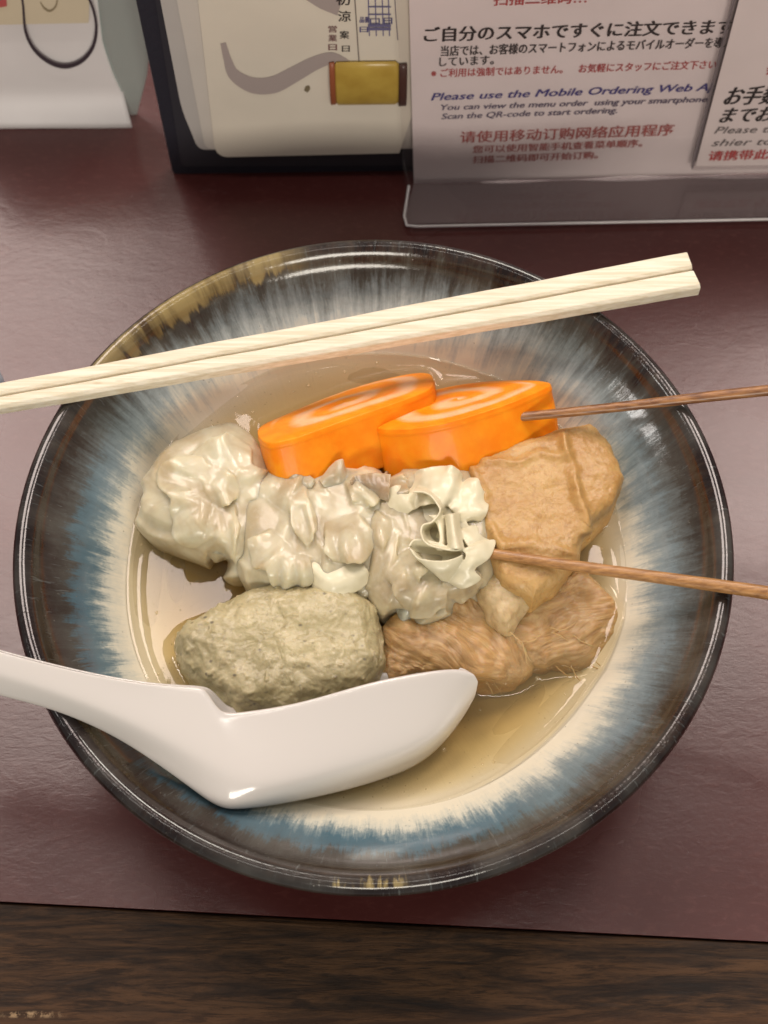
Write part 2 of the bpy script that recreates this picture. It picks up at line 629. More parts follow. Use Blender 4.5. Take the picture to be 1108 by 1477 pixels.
def m_chopstick():
    t = NT('pale_aspen_wood')
    v = t.obj()
    g = t.noise(t.scale(v, (0.05, 1.3, 1.3)), 800, 5, 0.65)
    c = t.mix(t.maprange(g, 0.40, 0.62), (0.66, 0.585, 0.43), (0.80, 0.745, 0.61))
    vo = t.n('ShaderNodeTexVoronoi')
    t.set(vo.inputs['Vector'], t.scale(v, (0.4, 1.5, 1.5)))
    vo.inputs['Scale'].default_value = 170
    spk = t.math('MULTIPLY', t.maprange(vo.outputs['Distance'], 0.13, 0.05), t.maprange(t.noise(v, 60, 2), 0.5, 0.58))
    c = t.mix(t.math('MULTIPLY', spk, 0.45), c, (0.45, 0.32, 0.18))
    t.bump(g, 0.0003, 0.3)
    t.p(color=c, rough=0.62, sss=0.08, sssr=(1, 0.7, 0.4), ssss=0.002)
    return t.m


def m_clear(tint=(0.9, 0.93, 0.93), body=0.06, bodycol=(0.5, 0.45, 0.45), rough=0.05):
    t = NT('clear_acrylic')
    t.t.nodes.remove(t.b)
    tr = t.n('ShaderNodeBsdfTransparent')
    tr.inputs[0].default_value = (*tint, 1)
    df = t.n('ShaderNodeBsdfDiffuse')
    df.inputs[0].default_value = (*bodycol, 1)
    m0 = t.n('ShaderNodeMixShader')
    m0.inputs[0].default_value = body
    t.t.links.new(tr.outputs[0], m0.inputs[1])
    t.t.links.new(df.outputs[0], m0.inputs[2])
    gl = t.n('ShaderNodeBsdfGlossy')
    gl.inputs['Roughness'].default_value = rough
    fr = t.n('ShaderNodeFresnel')
    fr.inputs['IOR'].default_value = 1.45
    m1 = t.n('ShaderNodeMixShader')
    gm_ = t.n('ShaderNodeNewGeometry')
    t.t.links.new(t.math('MULTIPLY', fr.outputs[0], t.math('SUBTRACT', 1.0, gm_.outputs['Backfacing'])), m1.inputs[0])
    t.t.links.new(m0.outputs[0], m1.inputs[1])
    t.t.links.new(gl.outputs[0], m1.inputs[2])
    t.t.links.new(m1.outputs[0], t.out.inputs['Surface'])
    return t.m


def m_paper(col, rough=0.45, wob=0.0):
    t = NT('printed_paper')
    v = t.obj()
    n = t.noise(v, 45, 3)
    c = t.mix(t.maprange(n, 0.3, 0.7, 0, 1), col, tuple(k * 0.94 for k in col))
    if wob:
        t.bump(t.noise(v, 35, 2), 0.002, wob)
    t.p(color=c, rough=rough)
    return t.m


# ------------------------------------------------------------------ table
base_l, base_r = at(0, 1300, 0), at(1108, 1358, 0)
sl = (base_r[1] - base_l[1]) / (base_r[0] - base_l[0])


def edge_y(x):
    return base_l[1] + sl * (x - base_l[0])


X0, X1 = -0.6, 0.6
tab = mesh('tabletop', [(X0, edge_y(X0), 0), (X1, edge_y(X1), 0), (X1, 0.75, 0), (X0, 0.75, 0),
                        (X0, edge_y(X0), -0.03), (X1, edge_y(X1), -0.03), (X1, 0.75, -0.03), (X0, 0.75, -0.03)],
           [(0, 1, 2, 3), (4, 7, 6, 5), (0, 4, 5, 1), (1, 5, 6, 2), (2, 6, 7, 3), (3, 7, 4, 0)], m_table(), smooth=False)
tab['kind'] = 'structure'
ny = 14
V, F = [], []
prof = [(-0.0003, -0.030), (-0.0003, -0.0012), (-0.0009, -0.0003), (-0.002, 0.0), (-0.05, 0.0), (-0.062, -0.003), (-0.066, -0.010), (-0.066, -0.030)]
for x in (X0, X1):
    V += [(x, edge_y(x) + a, b) for a, b in prof]
F = grid_faces(2, len(prof), cv=True)
F += [tuple(range(len(prof))), tuple(range(2 * len(prof) - 1, len(prof) - 1, -1))]
we = mesh('wooden_table_edge', V, F, m_wood_edge(), smooth=False)
we['kind'] = 'structure'

# ------------------------------------------------------------------ bowl
prof_out = [(0.0, 0.35), (3.2, 0.35), (3.45, 0.0), (3.85, 0.0), (3.95, 0.6), (5.2, 1.15), (7.0, 2.2), (8.5, 3.5), (9.45, 4.55), (9.85, 4.95), (10.0, 5.25),
            (9.98, 5.5), (9.84, 5.66), (9.64, 5.66), (9.46, 5.50), (9.28, 5.22), (9.05, 4.98), (8.6, 4.62), (8.1, 4.15), (7.6, 3.62), (7.1, 3.1),
            (6.4, 2.5), (5.4, 1.95), (4.2, 1.6), (2.5, 1.4), (0.0, 1.35)]
IN_R = np.array([p[0] for p in prof_out[13:]][::-1])
IN_Z = np.array([p[1] for p in prof_out[13:]][::-1])


def bowl_z(r):
    return np.interp(r, IN_R, IN_Z)


sharp = catmull(prof_out, 150)
sharp[:, 0] = np.maximum(sharp[:, 0], 0)
NA = 360
th = np.linspace(0, 2 * np.pi, NA, endpoint=False)
bw = empty('bowl', (0, 0, 0), 'wide ceramic bowl with dark brown rim, blue streaked glaze and cream centre holding the broth', 'bowl')


def lathe(name, prof, mat, parent, wob=0.0):
    V = []
    for k, (r, z) in enumerate(prof):
        wr = 1 + wob * (np.sin(2 * th + 0.6) * 0.6 + np.sin(3 * th + 2.0) * 0.3 + np.sin(7 * th) * 0.12)
        wz = wob * 6 * (np.sin(3 * th + 1.0) * 0.5 + np.sin(5 * th + .3) * 0.3) * (z / 5.5) ** 2
        V += list(np.stack([r * wr * np.cos(th), r * wr * np.sin(th), z + wz], 1) * 0.01)
    return mesh(name, V, grid_faces(len(prof), NA, cv=True, flip=True), mat, parent=parent)


glaze = m_glaze()
foot_n = int(np.argmin(np.abs(sharp[:len(sharp) // 3, 0] - 3.95)))
cut = next(i for i in range(len(sharp)) if sharp[i][1] >= 0.6 and sharp[i][0] > 3.8)
lathe('body', sharp[cut:], glaze, bw, 0.0016)
lathe('foot_ring', sharp[:cut + 1], plain('unglazed_clay', (0.12, 0.07, 0.045), 0.7), bw, 0.0)

# ------------------------------------------------------------------ food outlines (photo pixels) used by several builders
OUT_D1 = [(208, 742), (224, 700), (262, 655), (318, 631), (362, 640), (388, 680), (386, 735), (368, 790), (345, 822), (312, 800), (262, 780), (226, 764)]
OUT_D2 = [(352, 735), (372, 714), (415, 698), (455, 700), (500, 688), (545, 706), (566, 760), (552, 825), (512, 860), (455, 852), (405, 856), (366, 836), (352, 785)]
OUT_D3 = [(528, 728), (560, 704), (620, 692), (680, 702), (706, 740), (708, 800), (690, 846), (648, 872), (594, 890), (548, 868), (522, 800)]
OUT_BALL = [(250, 928), (268, 905), (330, 880), (362, 860), (398, 850), (445, 852), (500, 860), (535, 880), (550, 915), (556, 960), (535, 1000), (470, 1030), (400, 1040), (345, 1040), (318, 1018), (285, 1000), (262, 965)]
OUT_TOFU = [(672, 694), (692, 668), (745, 645), (800, 630), (850, 617), (876, 640), (902, 697), (884, 735), (842, 772), (832, 805), (800, 850), (768, 872), (722, 852), (692, 800), (680, 745)]
OUT_PALE = [(676, 838), (694, 806), (740, 806), (772, 830), (768, 862), (752, 888), (734, 916), (718, 906), (700, 880)]
OUT_F1 = [(548, 912), (578, 884), (630, 866), (690, 862), (722, 888), (752, 918), (774, 948), (766, 974), (724, 988), (650, 984), (560, 990), (546, 950)]
OUT_F2 = [(722, 930), (740, 885), (774, 842), (826, 836), (874, 856), (900, 900), (904, 945), (872, 968), (812, 962), (766, 966)]
OUT_C1 = [(372, 622), (380, 606), (430, 582), (490, 560), (550, 541), (600, 533), (624, 540), (630, 600), (560, 660), (440, 690), (395, 690)]
OUT_C2 = [(533, 604), (548, 584), (600, 563), (660, 549), (730, 545), (790, 547), (795, 605), (735, 632), (690, 668), (600, 682), (545, 682)]

# ------------------------------------------------------------------ broth
BZ = 3.12
NR, NT_ = 300, 720
rr = np.concatenate([np.linspace(0, 6.6, NR - 60, endpoint=False), np.linspace(6.6, 7.32, 60)])
tt = np.linspace(0, 2 * np.pi, NT_, endpoint=False)
Rg, Tg = np.meshgrid(rr, tt, indexing='ij')
wob = 1 + 0.012 * np.sin(3 * Tg + 1) + 0.008 * np.sin(5 * Tg + 2.2)
Xg, Yg = Rg * wob * np.cos(Tg), Rg * wob * np.sin(Tg)
Q = np.stack([Xg.ravel(), Yg.ravel()], 1)
edge_r = 7.14
h = np.full(Q.shape[0], BZ)
rq = np.hypot(Q[:, 0], Q[:, 1])
h += 0.24 * np.exp(-np.clip((7.24 * wob.ravel() - rq), 0, None) / 0.15)
foods = [(OUT_D1, 3.4), (OUT_D2, 3.3), (OUT_D3, 3.3), (OUT_BALL, 3.3), (OUT_TOFU, 3.4), (OUT_F1, 3.25), (OUT_F2, 3.2), (OUT_C1, 3.3), (OUT_C2, 3.3)]
menis = np.zeros(len(Q))
for outl, zz in foods:
    poly = np.array([at(a, b, zz)[:2] * 100 for a, b in catmull(outl, 80, closed=True)])
    d = poly_dist(Q, np.vstack([poly, poly[:1]]))
    d[inside(Q, poly)] = 0
    menis = np.maximum(menis, 0.15 * np.exp(-d / 0.20))
h += menis
h += 0.004 * fbm(np.stack([Q[:, 0] * 0.5, Q[:, 1] * 0.5, Q[:, 0] * 0], 1), 2)
top = np.stack([Q[:, 0], Q[:, 1], h], 1)
low_rr = np.linspace(7.32, 0, 40)
V = list(top * 0.01)
F = grid_faces(NR, NT_, cv=True)
nt = len(V)
for r in low_rr:
    zz = min(float(bowl_z(r)), 3.2) - 0.08
    V += list(np.stack([r * wob[0] * np.cos(tt), r * wob[0] * np.sin(tt), np.full(NT_, zz)], 1) * 0.01)
F += [(nt - NT_ + j, nt + j, nt + (j + 1) % NT_, nt - NT_ + (j + 1) % NT_) for j in range(NT_)]
Fl = grid_faces(len(low_rr), NT_, cv=True)
F += [tuple(i + nt for i in f) for f in Fl]
br = mesh('broth', V, F, m_broth())
tag(br, 'clear yellowish brown broth pooled in the middle of the bowl', 'broth')


# fine bubbles and fat beads on the broth
rb = random.Random(5)
VV, FF, nvb = [], [], 0
Kx = [(math.cos(a), math.sin(a)) for a in np.linspace(0, 2 * np.pi, 10, endpoint=False)]
placed = 0
food_polys = [np.array([at(a, b, 3.2)[:2] * 100 for a, b in catmull(o_, 60, closed=True)]) for o_, _z in foods]
while placed < 150:
    if rb.random() < 0.55:
        aa, rad = rb.uniform(0, 2 * math.pi), rb.uniform(6.4, 7.0)
    else:
        aa, rad = rb.uniform(0, 2 * math.pi), 7.0 * math.sqrt(rb.random())
    c_ = np.array([[rad * math.cos(aa), rad * math.sin(aa)]])
    if any(inside(c_, fp)[0] for fp in food_polys):
        continue
    rs = rb.uniform(0.010, 0.030) if rb.random() < 0.8 else rb.uniform(0.04, 0.075)
    hz = BZ + 0.24 * math.exp(-max(7.24 - rad, 0) / 0.15) - 0.004
    for lv, (sr, sh) in enumerate([(1.0, 0.0), (0.8, 0.45), (0.4, 0.75)]):
        VV += [((c_[0, 0] + rs * sr * x) * 0.01, (c_[0, 1] + rs * sr * y) * 0.01, (hz + rs * sh * 0.7) * 0.01) for x, y in Kx]
    FF += [(nvb + l * 10 + j, nvb + l * 10 + (j + 1) % 10, nvb + (l + 1) * 10 + (j + 1) % 10, nvb + (l + 1) * 10 + j) for l in range(2) for j in range(10)]
    FF.append(tuple(nvb + 20 + j for j in range(10)))
    nvb += 30
    placed += 1
bub = mesh('bubbles', VV, FF, m_clear((0.97, 0.93, 0.82), 0.22, (0.62, 0.52, 0.32), 0.04), parent=br)
bub['kind'] = 'stuff'


# ------------------------------------------------------------------ food helpers
def blob(name, outline, zmid, ztop, zbot, mat, parent=None, nang=300, nring=110, disp=None, tilt=(0, 0), p_side=0.55, p_top=0.75, centre=None, sharp=0.0):
    o2 = catmull(outline, 600, closed=True)
    o2 = arclen_resample(o2 * (1 - sharp) + resample_linear(outline, 600) * sharp, nang, closed=True)
    W3 = np.array([at(a, b, zmid) for a, b in o2]) * 100
    c = W3.mean(0) if centre is None else at(*centre, zmid) * 100
    V = []
    ff = np.linspace(-math.pi / 2, math.pi / 2, 4001)
    cx_s = np.abs(np.cos(ff)) ** p_side * 2.0
    cz_s = np.where(ff > 0, (ztop - zmid) * np.abs(np.sin(ff)) ** p_top, -(zmid - zbot) * np.abs(np.sin(ff)) ** p_top)
    al = np.concatenate([[0], np.cumsum(np.hypot(np.diff(cx_s), np.diff(cz_s)) * np.where(ff[1:] > -0.3, 1.0, 0.35))])
    ph = np.interp(np.linspace(0, al[-1], nring), al, ff)
    for f in ph:
        s = max(math.cos(f), 0) ** p_side
        zz = (ztop - zmid) * math.sin(f) ** p_top if f > 0 else -(zmid - zbot) * (-math.sin(f)) ** p_top
        pts = c + (W3 - c) * s
        pts[:, 2] = zmid + zz + (pts[:, 0] - c[0]) * tilt[0] + (pts[:, 1] - c[1]) * tilt[1]
        V.append(pts)
    V = np.concatenate(V)
    F = grid_faces(nring, nang, cv=True, flip=True)
    o = mesh(name, V * 0.01, F, mat, parent=parent)
    if disp is not None:
        me = o.data
        me.update()
        N = np.empty(len(me.vertices) * 3)
        me.vertices.foreach_get('normal', N)
        N = N.reshape(-1, 3)
        P = V.copy()
        D, extra = disp(P, to_px(P * 0.01), N)
        P2 = P + N * D[:, None]
        if extra is not None:
            P2 = P2 + extra
        # close the poles
        P2[:nang] = P2[:nang].mean(0)
        P2[-nang:] = P2[-nang:].mean(0)
        me.vertices.foreach_set('co', (P2 * 0.01).ravel())
        me.update()
    return o


def sheet(name, rows, mat, parent, thick=0.055, nu=60, nv=None, ruffle=0.0, seed=0.0, closed_u=False):
    """rows: list of rows (along the sheet) of (px,py,z) control points; the rows run from free edge to root"""
    nv = nv or 22
    R = [catmull(r, nu) for r in rows]
    R = np.array(R)
    G = np.array([catmull(R[:, i], nv) for i in range(nu)])
    P = np.array([[at(*q) for q in row] for row in G]) * 100
    e = np.linspace(1, 0, nv)[None, :, None]
    if ruffle:
        s = np.linspace(0, 1, nu)
        nn = fbm(np.stack([P[:, :, 0].ravel() * 2.2 + seed, P[:, :, 1].ravel() * 2.2, P[:, :, 2].ravel() * 2.2], 1), 2).reshape(nu, nv)
        du = np.gradient(P, axis=0)
        dv = np.gradient(P, axis=1)
        n = np.cross(du, dv)
        n /= np.linalg.norm(n, axis=2)[:, :, None] + 1e-9
        P = P + n * (nn[:, :, None] * ruffle * (0.3 + e))
    o = mesh(name, P.reshape(-1, 3) * 0.01, grid_faces(nu, nv), mat, parent=parent)
    modify(o, ('SOLIDIFY', dict(thickness=thick * 0.01, offset=0.0)), ('SUBSURF', dict(levels=1, render_levels=1)))
    return o


wrap = m_wrapper()
wrap_pale = m_wrapper((0.70, 0.65, 0.46), (0.60, 0.54, 0.36))
for nd_ in wrap_pale.node_tree.nodes:
    if nd_.type == 'BSDF_PRINCIPLED':        # thin free sheets: light goes through, it does not pool
        nd_.inputs['Subsurface Weight'].default_value = 0.0
        nd_.inputs['Coat Weight'].default_value = 0.15
meat = m_wrapper((0.38, 0.30, 0.18), (0.28, 0.20, 0.12))
under = m_wrapper((0.52, 0.455, 0.30), (0.36, 0.28, 0.165))


# ------------------------------------------------------------------ fish ball
def d_ball(P, px, N):
    n = fbm(P * 0.9, 3) * 0.13 + fbm(P * 3.1 + 5, 4, 0.5) * 0.022 + fbm(P * 11, 2) * 0.007
    w = P + 0.4 * np.stack([pnoise(P * 1.3), pnoise(P * 1.3 + 9), pnoise(P * 1.3 + 4)], 1)
    n += ridged(w * 1.8, 2) * 0.015
    pit = pnoise(P * 4.2 + 13)
    n -= 0.05 * np.clip((pit - 0.42) / 0.3, 0, 1)
    for line, dep, wd in [([(352, 862), (372, 884), (392, 906), (410, 912)], 0.16, 3.0), ([(445, 950), (462, 975), (478, 1000)], 0.10, 3.0),
                          ([(308, 985), (318, 1003), (330, 1030)], 0.22, 5.0), ([(252, 950), (280, 960), (300, 975)], 0.10, 6.0),
                          ([(500, 862), (532, 905), (540, 960), (530, 1000)], 0.10, 8.0)]:
        d = poly_dist(px + 2.5 * fbm(P * 2.5, 2)[:, None], line)
        n -= dep * np.exp(-(d / wd) ** 2) * (N[:, 2] > 0)
    return n, None


ball = blob('fish_ball', OUT_BALL, 3.5, 4.75, 1.9, m_fishball(), disp=d_ball, p_side=0.36, sharp=0.5, p_top=0.9, nang=420, nring=170, tilt=(0.05, 0.04))
tag(ball, 'coarse grey green fish ball with cracked surface behind the white spoon', 'fish ball')


# ------------------------------------------------------------------ fried tofu
def crease(P, px, lines):
    n = 0
    j = fbm(P * 1.3, 3)[:, None] * 5.0
    for line, dep, wd in lines:
        d = poly_dist(px + j, line)
        n = n - dep * np.exp(-(d / (wd * 1.5)) ** 2) * (0.55 + 0.9 * np.clip(0.5 + pnoise(P * 1.1 + 3), 0, 1))
    return n


def d_tofu(P, px, N):
    n = fbm(P * 0.8 + 3, 3) * 0.06 + fbm(P * 3.0, 4, 0.6) * 0.022
    n = n + crease(P, px, [([(812, 634), (822, 668), (826, 700), (838, 735), (842, 768)], 0.20, 5.0),
                           ([(684, 680), (700, 715), (704, 748), (726, 790)], 0.12, 5.0),
                           ([(700, 668), (745, 668), (780, 658), (816, 660)], 0.08, 4.0),
                           ([(725, 790), (760, 783), (800, 790), (826, 800)], 0.10, 5.0)])
    # the right-hand fold sits lower
    e = np.zeros_like(P)
    e[:, 2] = -1.0 * np.clip((px[:, 0] - 822) / 80, 0, 1) * np.clip(N[:, 2] + .3, 0, 1) - 0.75 * np.clip((px[:, 1] - 762) / 35, 0, 1) * np.clip(N[:, 2] + .3, 0, 1)
    return n, e


tofu_m = m_tofu()
tf = empty('fried_tofu_pouch', at(765, 740, 2.2), 'golden folded fried tofu piece between the two skewer sticks', 'fried tofu')
blob('pouch', OUT_TOFU, 4.25, 4.95, 2.4, tofu_m, parent=tf, disp=d_tofu, p_side=0.28, sharp=1.0, p_top=0.6, nang=400, nring=150)


def d_pale(P, px, N):
    n = fbm(P * 1.0 + 9, 3, 0.5) * 0.14 + ridged(P * 1.6, 2) * 0.02
    return n, None


blob('torn_fold', OUT_PALE, 3.7, 4.35, 2.2, m_tofu((0.50, 0.36, 0.17), (0.34, 0.22, 0.10), (0.58, 0.45, 0.26)), parent=tf, disp=d_pale, p_side=0.45, nang=240, nring=90)


# ------------------------------------------------------------------ fibrous brown curd pieces
def d_fib(direction):
    dx = np.array([*direction, 0.0])
    dx /= np.linalg.norm(dx)
    dy = np.cross([0, 0, 1.0], dx)

    def f(P, px, N):
        w = P + 0.35 * np.stack([pnoise(P * .8), pnoise(P * .8 + 9), pnoise(P * .8 + 4)], 1)
        S = np.stack([w @ dx * 0.5, w @ dy * 3.2, w[:, 2] * 3.2], 1)
        n = fbm(P * 0.7 + 1, 3) * 0.26 + ridged(S, 2, 0.5) * 0.020
        S2 = np.stack([w @ dx * 1.2, w @ dy * 9, w[:, 2] * 9], 1)
        n += fbm(S2, 3) * 0.018
        f.S = np.stack([w @ dx * 1.0, w @ dy * 7.0, w[:, 2] * 7.0], 1)
        return n, None
    return f


def fibre_piece(outline, zs, direction, label):
    f = d_fib(direction)
    o = blob('simmered_bean_curd', outline, zs[0], zs[1], zs[2], FIB, disp=f, p_side=0.5, nang=360, nring=130, tilt=zs[3] if len(zs) > 3 else (0, 0))
    a = o.data.attributes.new('fibre', 'FLOAT_VECTOR', 'POINT')
    a.data.foreach_set('vector', f.S.ravel())
    tag(o, label, 'bean curd', 'brown fibrous curd pieces in the broth')
    return o


FIB = m_fibre()
fibre_piece(OUT_F1, (3.0, 3.85, 1.9, (-0.12, 0.10)), (0.85, -0.5), 'brown stringy curd piece touching the fish ball, just above the spoon tip')
fibre_piece(OUT_F2, (2.8, 3.50, 1.8, (-0.16, 0.12)), (0.8, 0.35), 'brown stringy curd piece lowest right in the broth under the lower skewer stick')

# loose threads along the edges of the two brown pieces
rs_ = random.Random(11)


def threads(owner, starts, heading, n, z0):
    VV, FF, nv = [], [], 0
    for k in range(n):
        (ax_, ay_), (bx_, by_) = starts
        f = rs_.random()
        p = np.array([ax_ + (bx_ - ax_) * f + rs_.uniform(-6, 6), ay_ + (by_ - ay_) * f + rs_.uniform(-5, 5)])
        ang = math.radians(heading + rs_.uniform(-28, 28))
        pts = []
        z = z0 + rs_.uniform(-0.1, 0.25)
        for q in range(12):
            pts.append(at(p[0], p[1], z))
            ang += rs_.uniform(-0.28, 0.28)
            p = p + np.array([math.cos(ang), math.sin(ang)]) * rs_.uniform(2.2, 4.2)
            z -= 0.03
        C_ = catmull(pts, 24)
        T = np.gradient(C_, axis=0)
        T /= np.linalg.norm(T, axis=1)[:, None]
        U = np.cross(T, [0, 0, 1.0])
        U /= np.linalg.norm(U, axis=1)[:, None]
        B = np.cross(T, U)
        r = rs_.uniform(0.00010, 0.00022) * np.sin(np.linspace(0.9, 3.0, 24)).clip(0.15, 1)
        for i in range(24):
            for a in range(6):
                VV.append(C_[i] + (U[i] * math.cos(a * math.pi / 3) + B[i] * math.sin(a * math.pi / 3) * 0.7) * r[i])
        FF += [tuple(v + nv for v in f_) for f_ in grid_faces(24, 6, cv=True)]
        nv += 144
    o = mesh('loose_threads', VV, FF, thread_m, parent=owner)
    o['kind'] = 'stuff'


thread_m = plain('curd_thread', (0.52, 0.36, 0.17), 0.4, sss=0.4, ssss=0.002)
f1_ = [o for o in COL.objects if o.name.startswith('simmered_bean_curd')]
threads(f1_[0], ((640, 978), (768, 968)), 55, 7, 3.05)
threads(f1_[0], ((700, 875), (755, 930)), 40, 5, 3.75)
threads(f1_[1], ((790, 962), (898, 950)), 35, 8, 3.0)
threads(f1_[1], ((885, 870), (905, 935)), 20, 5, 2.95)
threads(f1_[1], ((770, 900), (850, 930)), 15, 5, 3.6)

# ------------------------------------------------------------------ fish cake skewer
fk = empty('fish_cake_skewer', at(640, 640, 3.0), 'bamboo skewer holding two bright orange swirled fish cake slices', 'skewer', 'skewers in the bowl')
cake_m = m_fishcake()
CN = np.array([-0.20, 0.66, 0.72])
CN /= np.linalg.norm(CN)


def fish_cake(face, centre_px, zc, thick, spin, parent):
    p0 = at(*centre_px, zc)
    o2 = arclen_resample(catmull(face, 800, closed=True), 260, closed=True)
    W3 = np.array([on_plane(a, b, p0, CN) for a, b in o2]) * 100
    c = W3.mean(0)
    ax = W3[np.argmax((W3 - c) @ RT)] - c
    ax -= CN * (ax @ CN)
    ax /= np.linalg.norm(ax)
    bx = np.cross(CN, ax)
    A, B = np.abs((W3 - c) @ ax).max(), np.abs((W3 - c) @ bx).max()
    V, S = [], []
    nr = 90
    for k in range(nr + 1):                       # face, from the centre outwards
        s = k / nr
        q = c + (W3 - c) * s
        u, v = (q - c) @ ax / A, (q - c) @ bx / B
        ang = np.arctan2(v, u + 1e-9)
        wv = fbm(np.stack([u * 2.2 + spin, v * 2.2, u * 0], 1), 3) * 0.12
        band = s * 2.15 - (ang + spin) / (2 * np.pi) + wv
        fr = band - np.floor(band)
        white = np.clip((0.33 - np.abs(fr - 0.5)) / 0.22, 0, 1) * np.clip((0.86 - s) / 0.05, 0, 1)
        dome = -0.10 * s ** 6 + 0.03 * np.sin(fr * 2 * np.pi) * np.clip(1 - s, 0, 1)
        V.append(q + CN * dome[:, None] if hasattr(dome, '__len__') else q + CN * dome)
        S.append(white if hasattr(white, '__len__') else np.full(260, white))
    for k in range(1, 46):                        # flank
        t = k / 45
        bul = 1 + 0.012 * math.sin(t * math.pi)
        if k <= 4:
            bul = 1 + 0.012 * k / 4
        q = c + (W3 - c) * bul - CN * (0.10 + t * thick)
        nz = fbm(q * np.array([0.6, .6, .6]) + spin, 2) * 0.03
        q = q + (W3 - c) / np.linalg.norm(W3 - c, axis=1)[:, None] * nz[:, None]
        V.append(q)
        S.append(np.zeros(260))
    for s in np.linspace(0.93, 0, 12):
        V.append(c + (W3 - c) * s - CN * (thick + 0.16))
        S.append(np.zeros(260))
    n = len(V)
    o = mesh('fish_cake_slice', np.concatenate(V) * 0.01, grid_faces(n, 260, cv=True), cake_m, parent=parent)
    a = o.data.attributes.new('swirl', 'FLOAT', 'POINT')
    a.data.foreach_set('value', np.concatenate(S) * 0.68)
    return o


fish_cake([(371, 622), (376, 610), (410, 594), (470, 569), (530, 549), (585, 536), (615, 534), (624, 543), (616, 558), (560, 580), (500, 600), (440, 622), (398, 633), (380, 632)],
          (500, 585), 4.85, 1.75, 0.4, fk)
fish_cake([(533, 602), (540, 590), (580, 572), (640, 555), (700, 546), (760, 544), (789, 547), (791, 552), (770, 562), (735, 577), (690, 592), (640, 606), (590, 614), (552, 614), (538, 610)],
          (665, 578), 4.95, 1.85, 2.2, fk)
bam = m_bamboo()
bam2 = m_bamboo((0.20, 0.085, 0.026), (0.46, 0.235, 0.08))


def skewer(p_in, p_out, r0, r1, mat, parent, back=4.0, fwd=3.0):
    a, b = at(*p_in) * 100, at(*p_out) * 100
    d = (b - a) / np.linalg.norm(b - a)
    L = np.linalg.norm(b - a)
    q = np.linspace(-back, L + fwd, 60)
    side = np.cross(d, [0, 0, 1.0])
    P = a + d * q[:, None] + side * (0.02 * np.sin(q * 0.7))[:, None]
    P += np.array([0, 0, 1.0]) * (0.015 * np.sin(q * 0.5 + 1))[:, None]
    R = np.interp(q, [-back, -back + 1.2, 0, L + fwd], [0.02, r0 * 0.8, r0, r1])
    return tube('bamboo_stick', P * 0.01, R * 0.01, mat, parent=parent, irregular=0.03)


skewer((737, 603, 5.05), (1000, 575, 6.05), 0.135, 0.175, bam, fk, back=6.0, fwd=7.0)

# ------------------------------------------------------------------ dumpling skewer
dk = empty('dumpling_skewer', at(500, 780, 3.0), 'bamboo skewer holding three pale wrinkled dumplings across the middle of the bowl', 'skewer', 'skewers in the bowl')
skewer((700, 797, 4.85), (1040, 846, 5.98), 0.145, 0.215, bam2, dk, back=9.0, fwd=7.0)


def d_dump(seed, lobes, k=26.0):
    """soft overlapping lobes of wrapper: (px, py, rx, ry, degrees, height cm)"""
    def f(P, px, N):
        wq = px + 5.0 * np.stack([pnoise(P * 1.1 + seed), pnoise(P * 1.1 + 9 + seed)], 1)
        acc = np.full(len(P), np.exp(0.0))
        for (cx, cy, rx, ry, deg, hh) in lobes:
            a = math.radians(deg)
            dx, dy = wq[:, 0] - cx, wq[:, 1] - cy
            u, v = (dx * math.cos(a) + dy * math.sin(a)) / rx, (-dx * math.sin(a) + dy * math.cos(a)) / ry
            q = np.sqrt(np.clip(1 - (u * u + v * v), 0, 1))
            acc += np.exp(k * hh * q) - 1
        n = np.log(acc) / k * 1.9
        n = n * np.clip(N[:, 2] + 0.9, 0.2, 1.2)
        w = P + 0.5 * np.stack([pnoise(P * .7 + seed), pnoise(P * .7 + 9 + seed), pnoise(P * .7 + 4 + seed)], 1)
        rd = 1 - np.abs(pnoise(w * 1.3 + seed * 2)) * 3.0
        n += 0.018 * np.clip(rd, -1, 1) + fbm(P * 2.0, 2) * 0.015
        return n - 0.32, None
    return f


L1_ = [(320, 655, 64, 30, -5, .40), (372, 672, 26, 46, 20, .34), (275, 678, 52, 30, -42, .44), (247, 735, 50, 30, 20, .40), (284, 712, 30, 46, 30, .30),
       (320, 762, 22, 62, -8, .44), (345, 728, 24, 48, 10, .40), (330, 800, 26, 24, 20, .34), (362, 750, 20, 60, 5, .28)]
L2_ = [(384, 748, 36, 76, 4, .50), (430, 700, 46, 26, 5, .42), (480, 738, 34, 72, -8, .52), (424, 785, 28, 50, 10, .28), (412, 832, 44, 24, 8, .36),
       (500, 680, 34, 18, -8, .40), (530, 750, 24, 56, 4, .30), (505, 815, 30, 40, 10, .30), (448, 800, 18, 40, -6, .36), (560, 740, 24, 46, 0, .28)]
L3_ = [(545, 735, 26, 46, 10, .26), (548, 818, 26, 30, 0, .30), (580, 806, 32, 24, 20, .36), (620, 850, 50, 26, -22, .42), (592, 874, 30, 18, -20, .34),
       (660, 850, 30, 22, -30, .30), (570, 770, 22, 26, 0, .22), (640, 770, 50, 70, 0, .2), (560, 700, 30, 20, 0, .3)]
d1 = blob('dumpling', OUT_D1, 3.75, 4.65, 2.3, wrap, parent=dk, disp=d_dump(1.3, L1_), nang=360, nring=150, p_side=0.55)
d2 = blob('dumpling', OUT_D2, 3.9, 4.85, 2.3, wrap, parent=dk, disp=d_dump(4.1, L2_), nang=360, nring=150, p_side=0.5)
d3 = blob('dumpling', OUT_D3, 3.9, 4.75, 2.3, meat, parent=dk, disp=d_dump(7.7, L3_), nang=360, nring=150, p_side=0.5)


def z3(row, z):
    zz = z if hasattr(z, '__len__') else [z] * len(row)
    return [(200 + .325 * x, 500 + .325 * y, q) for (x, y), q in zip(row, zz)]


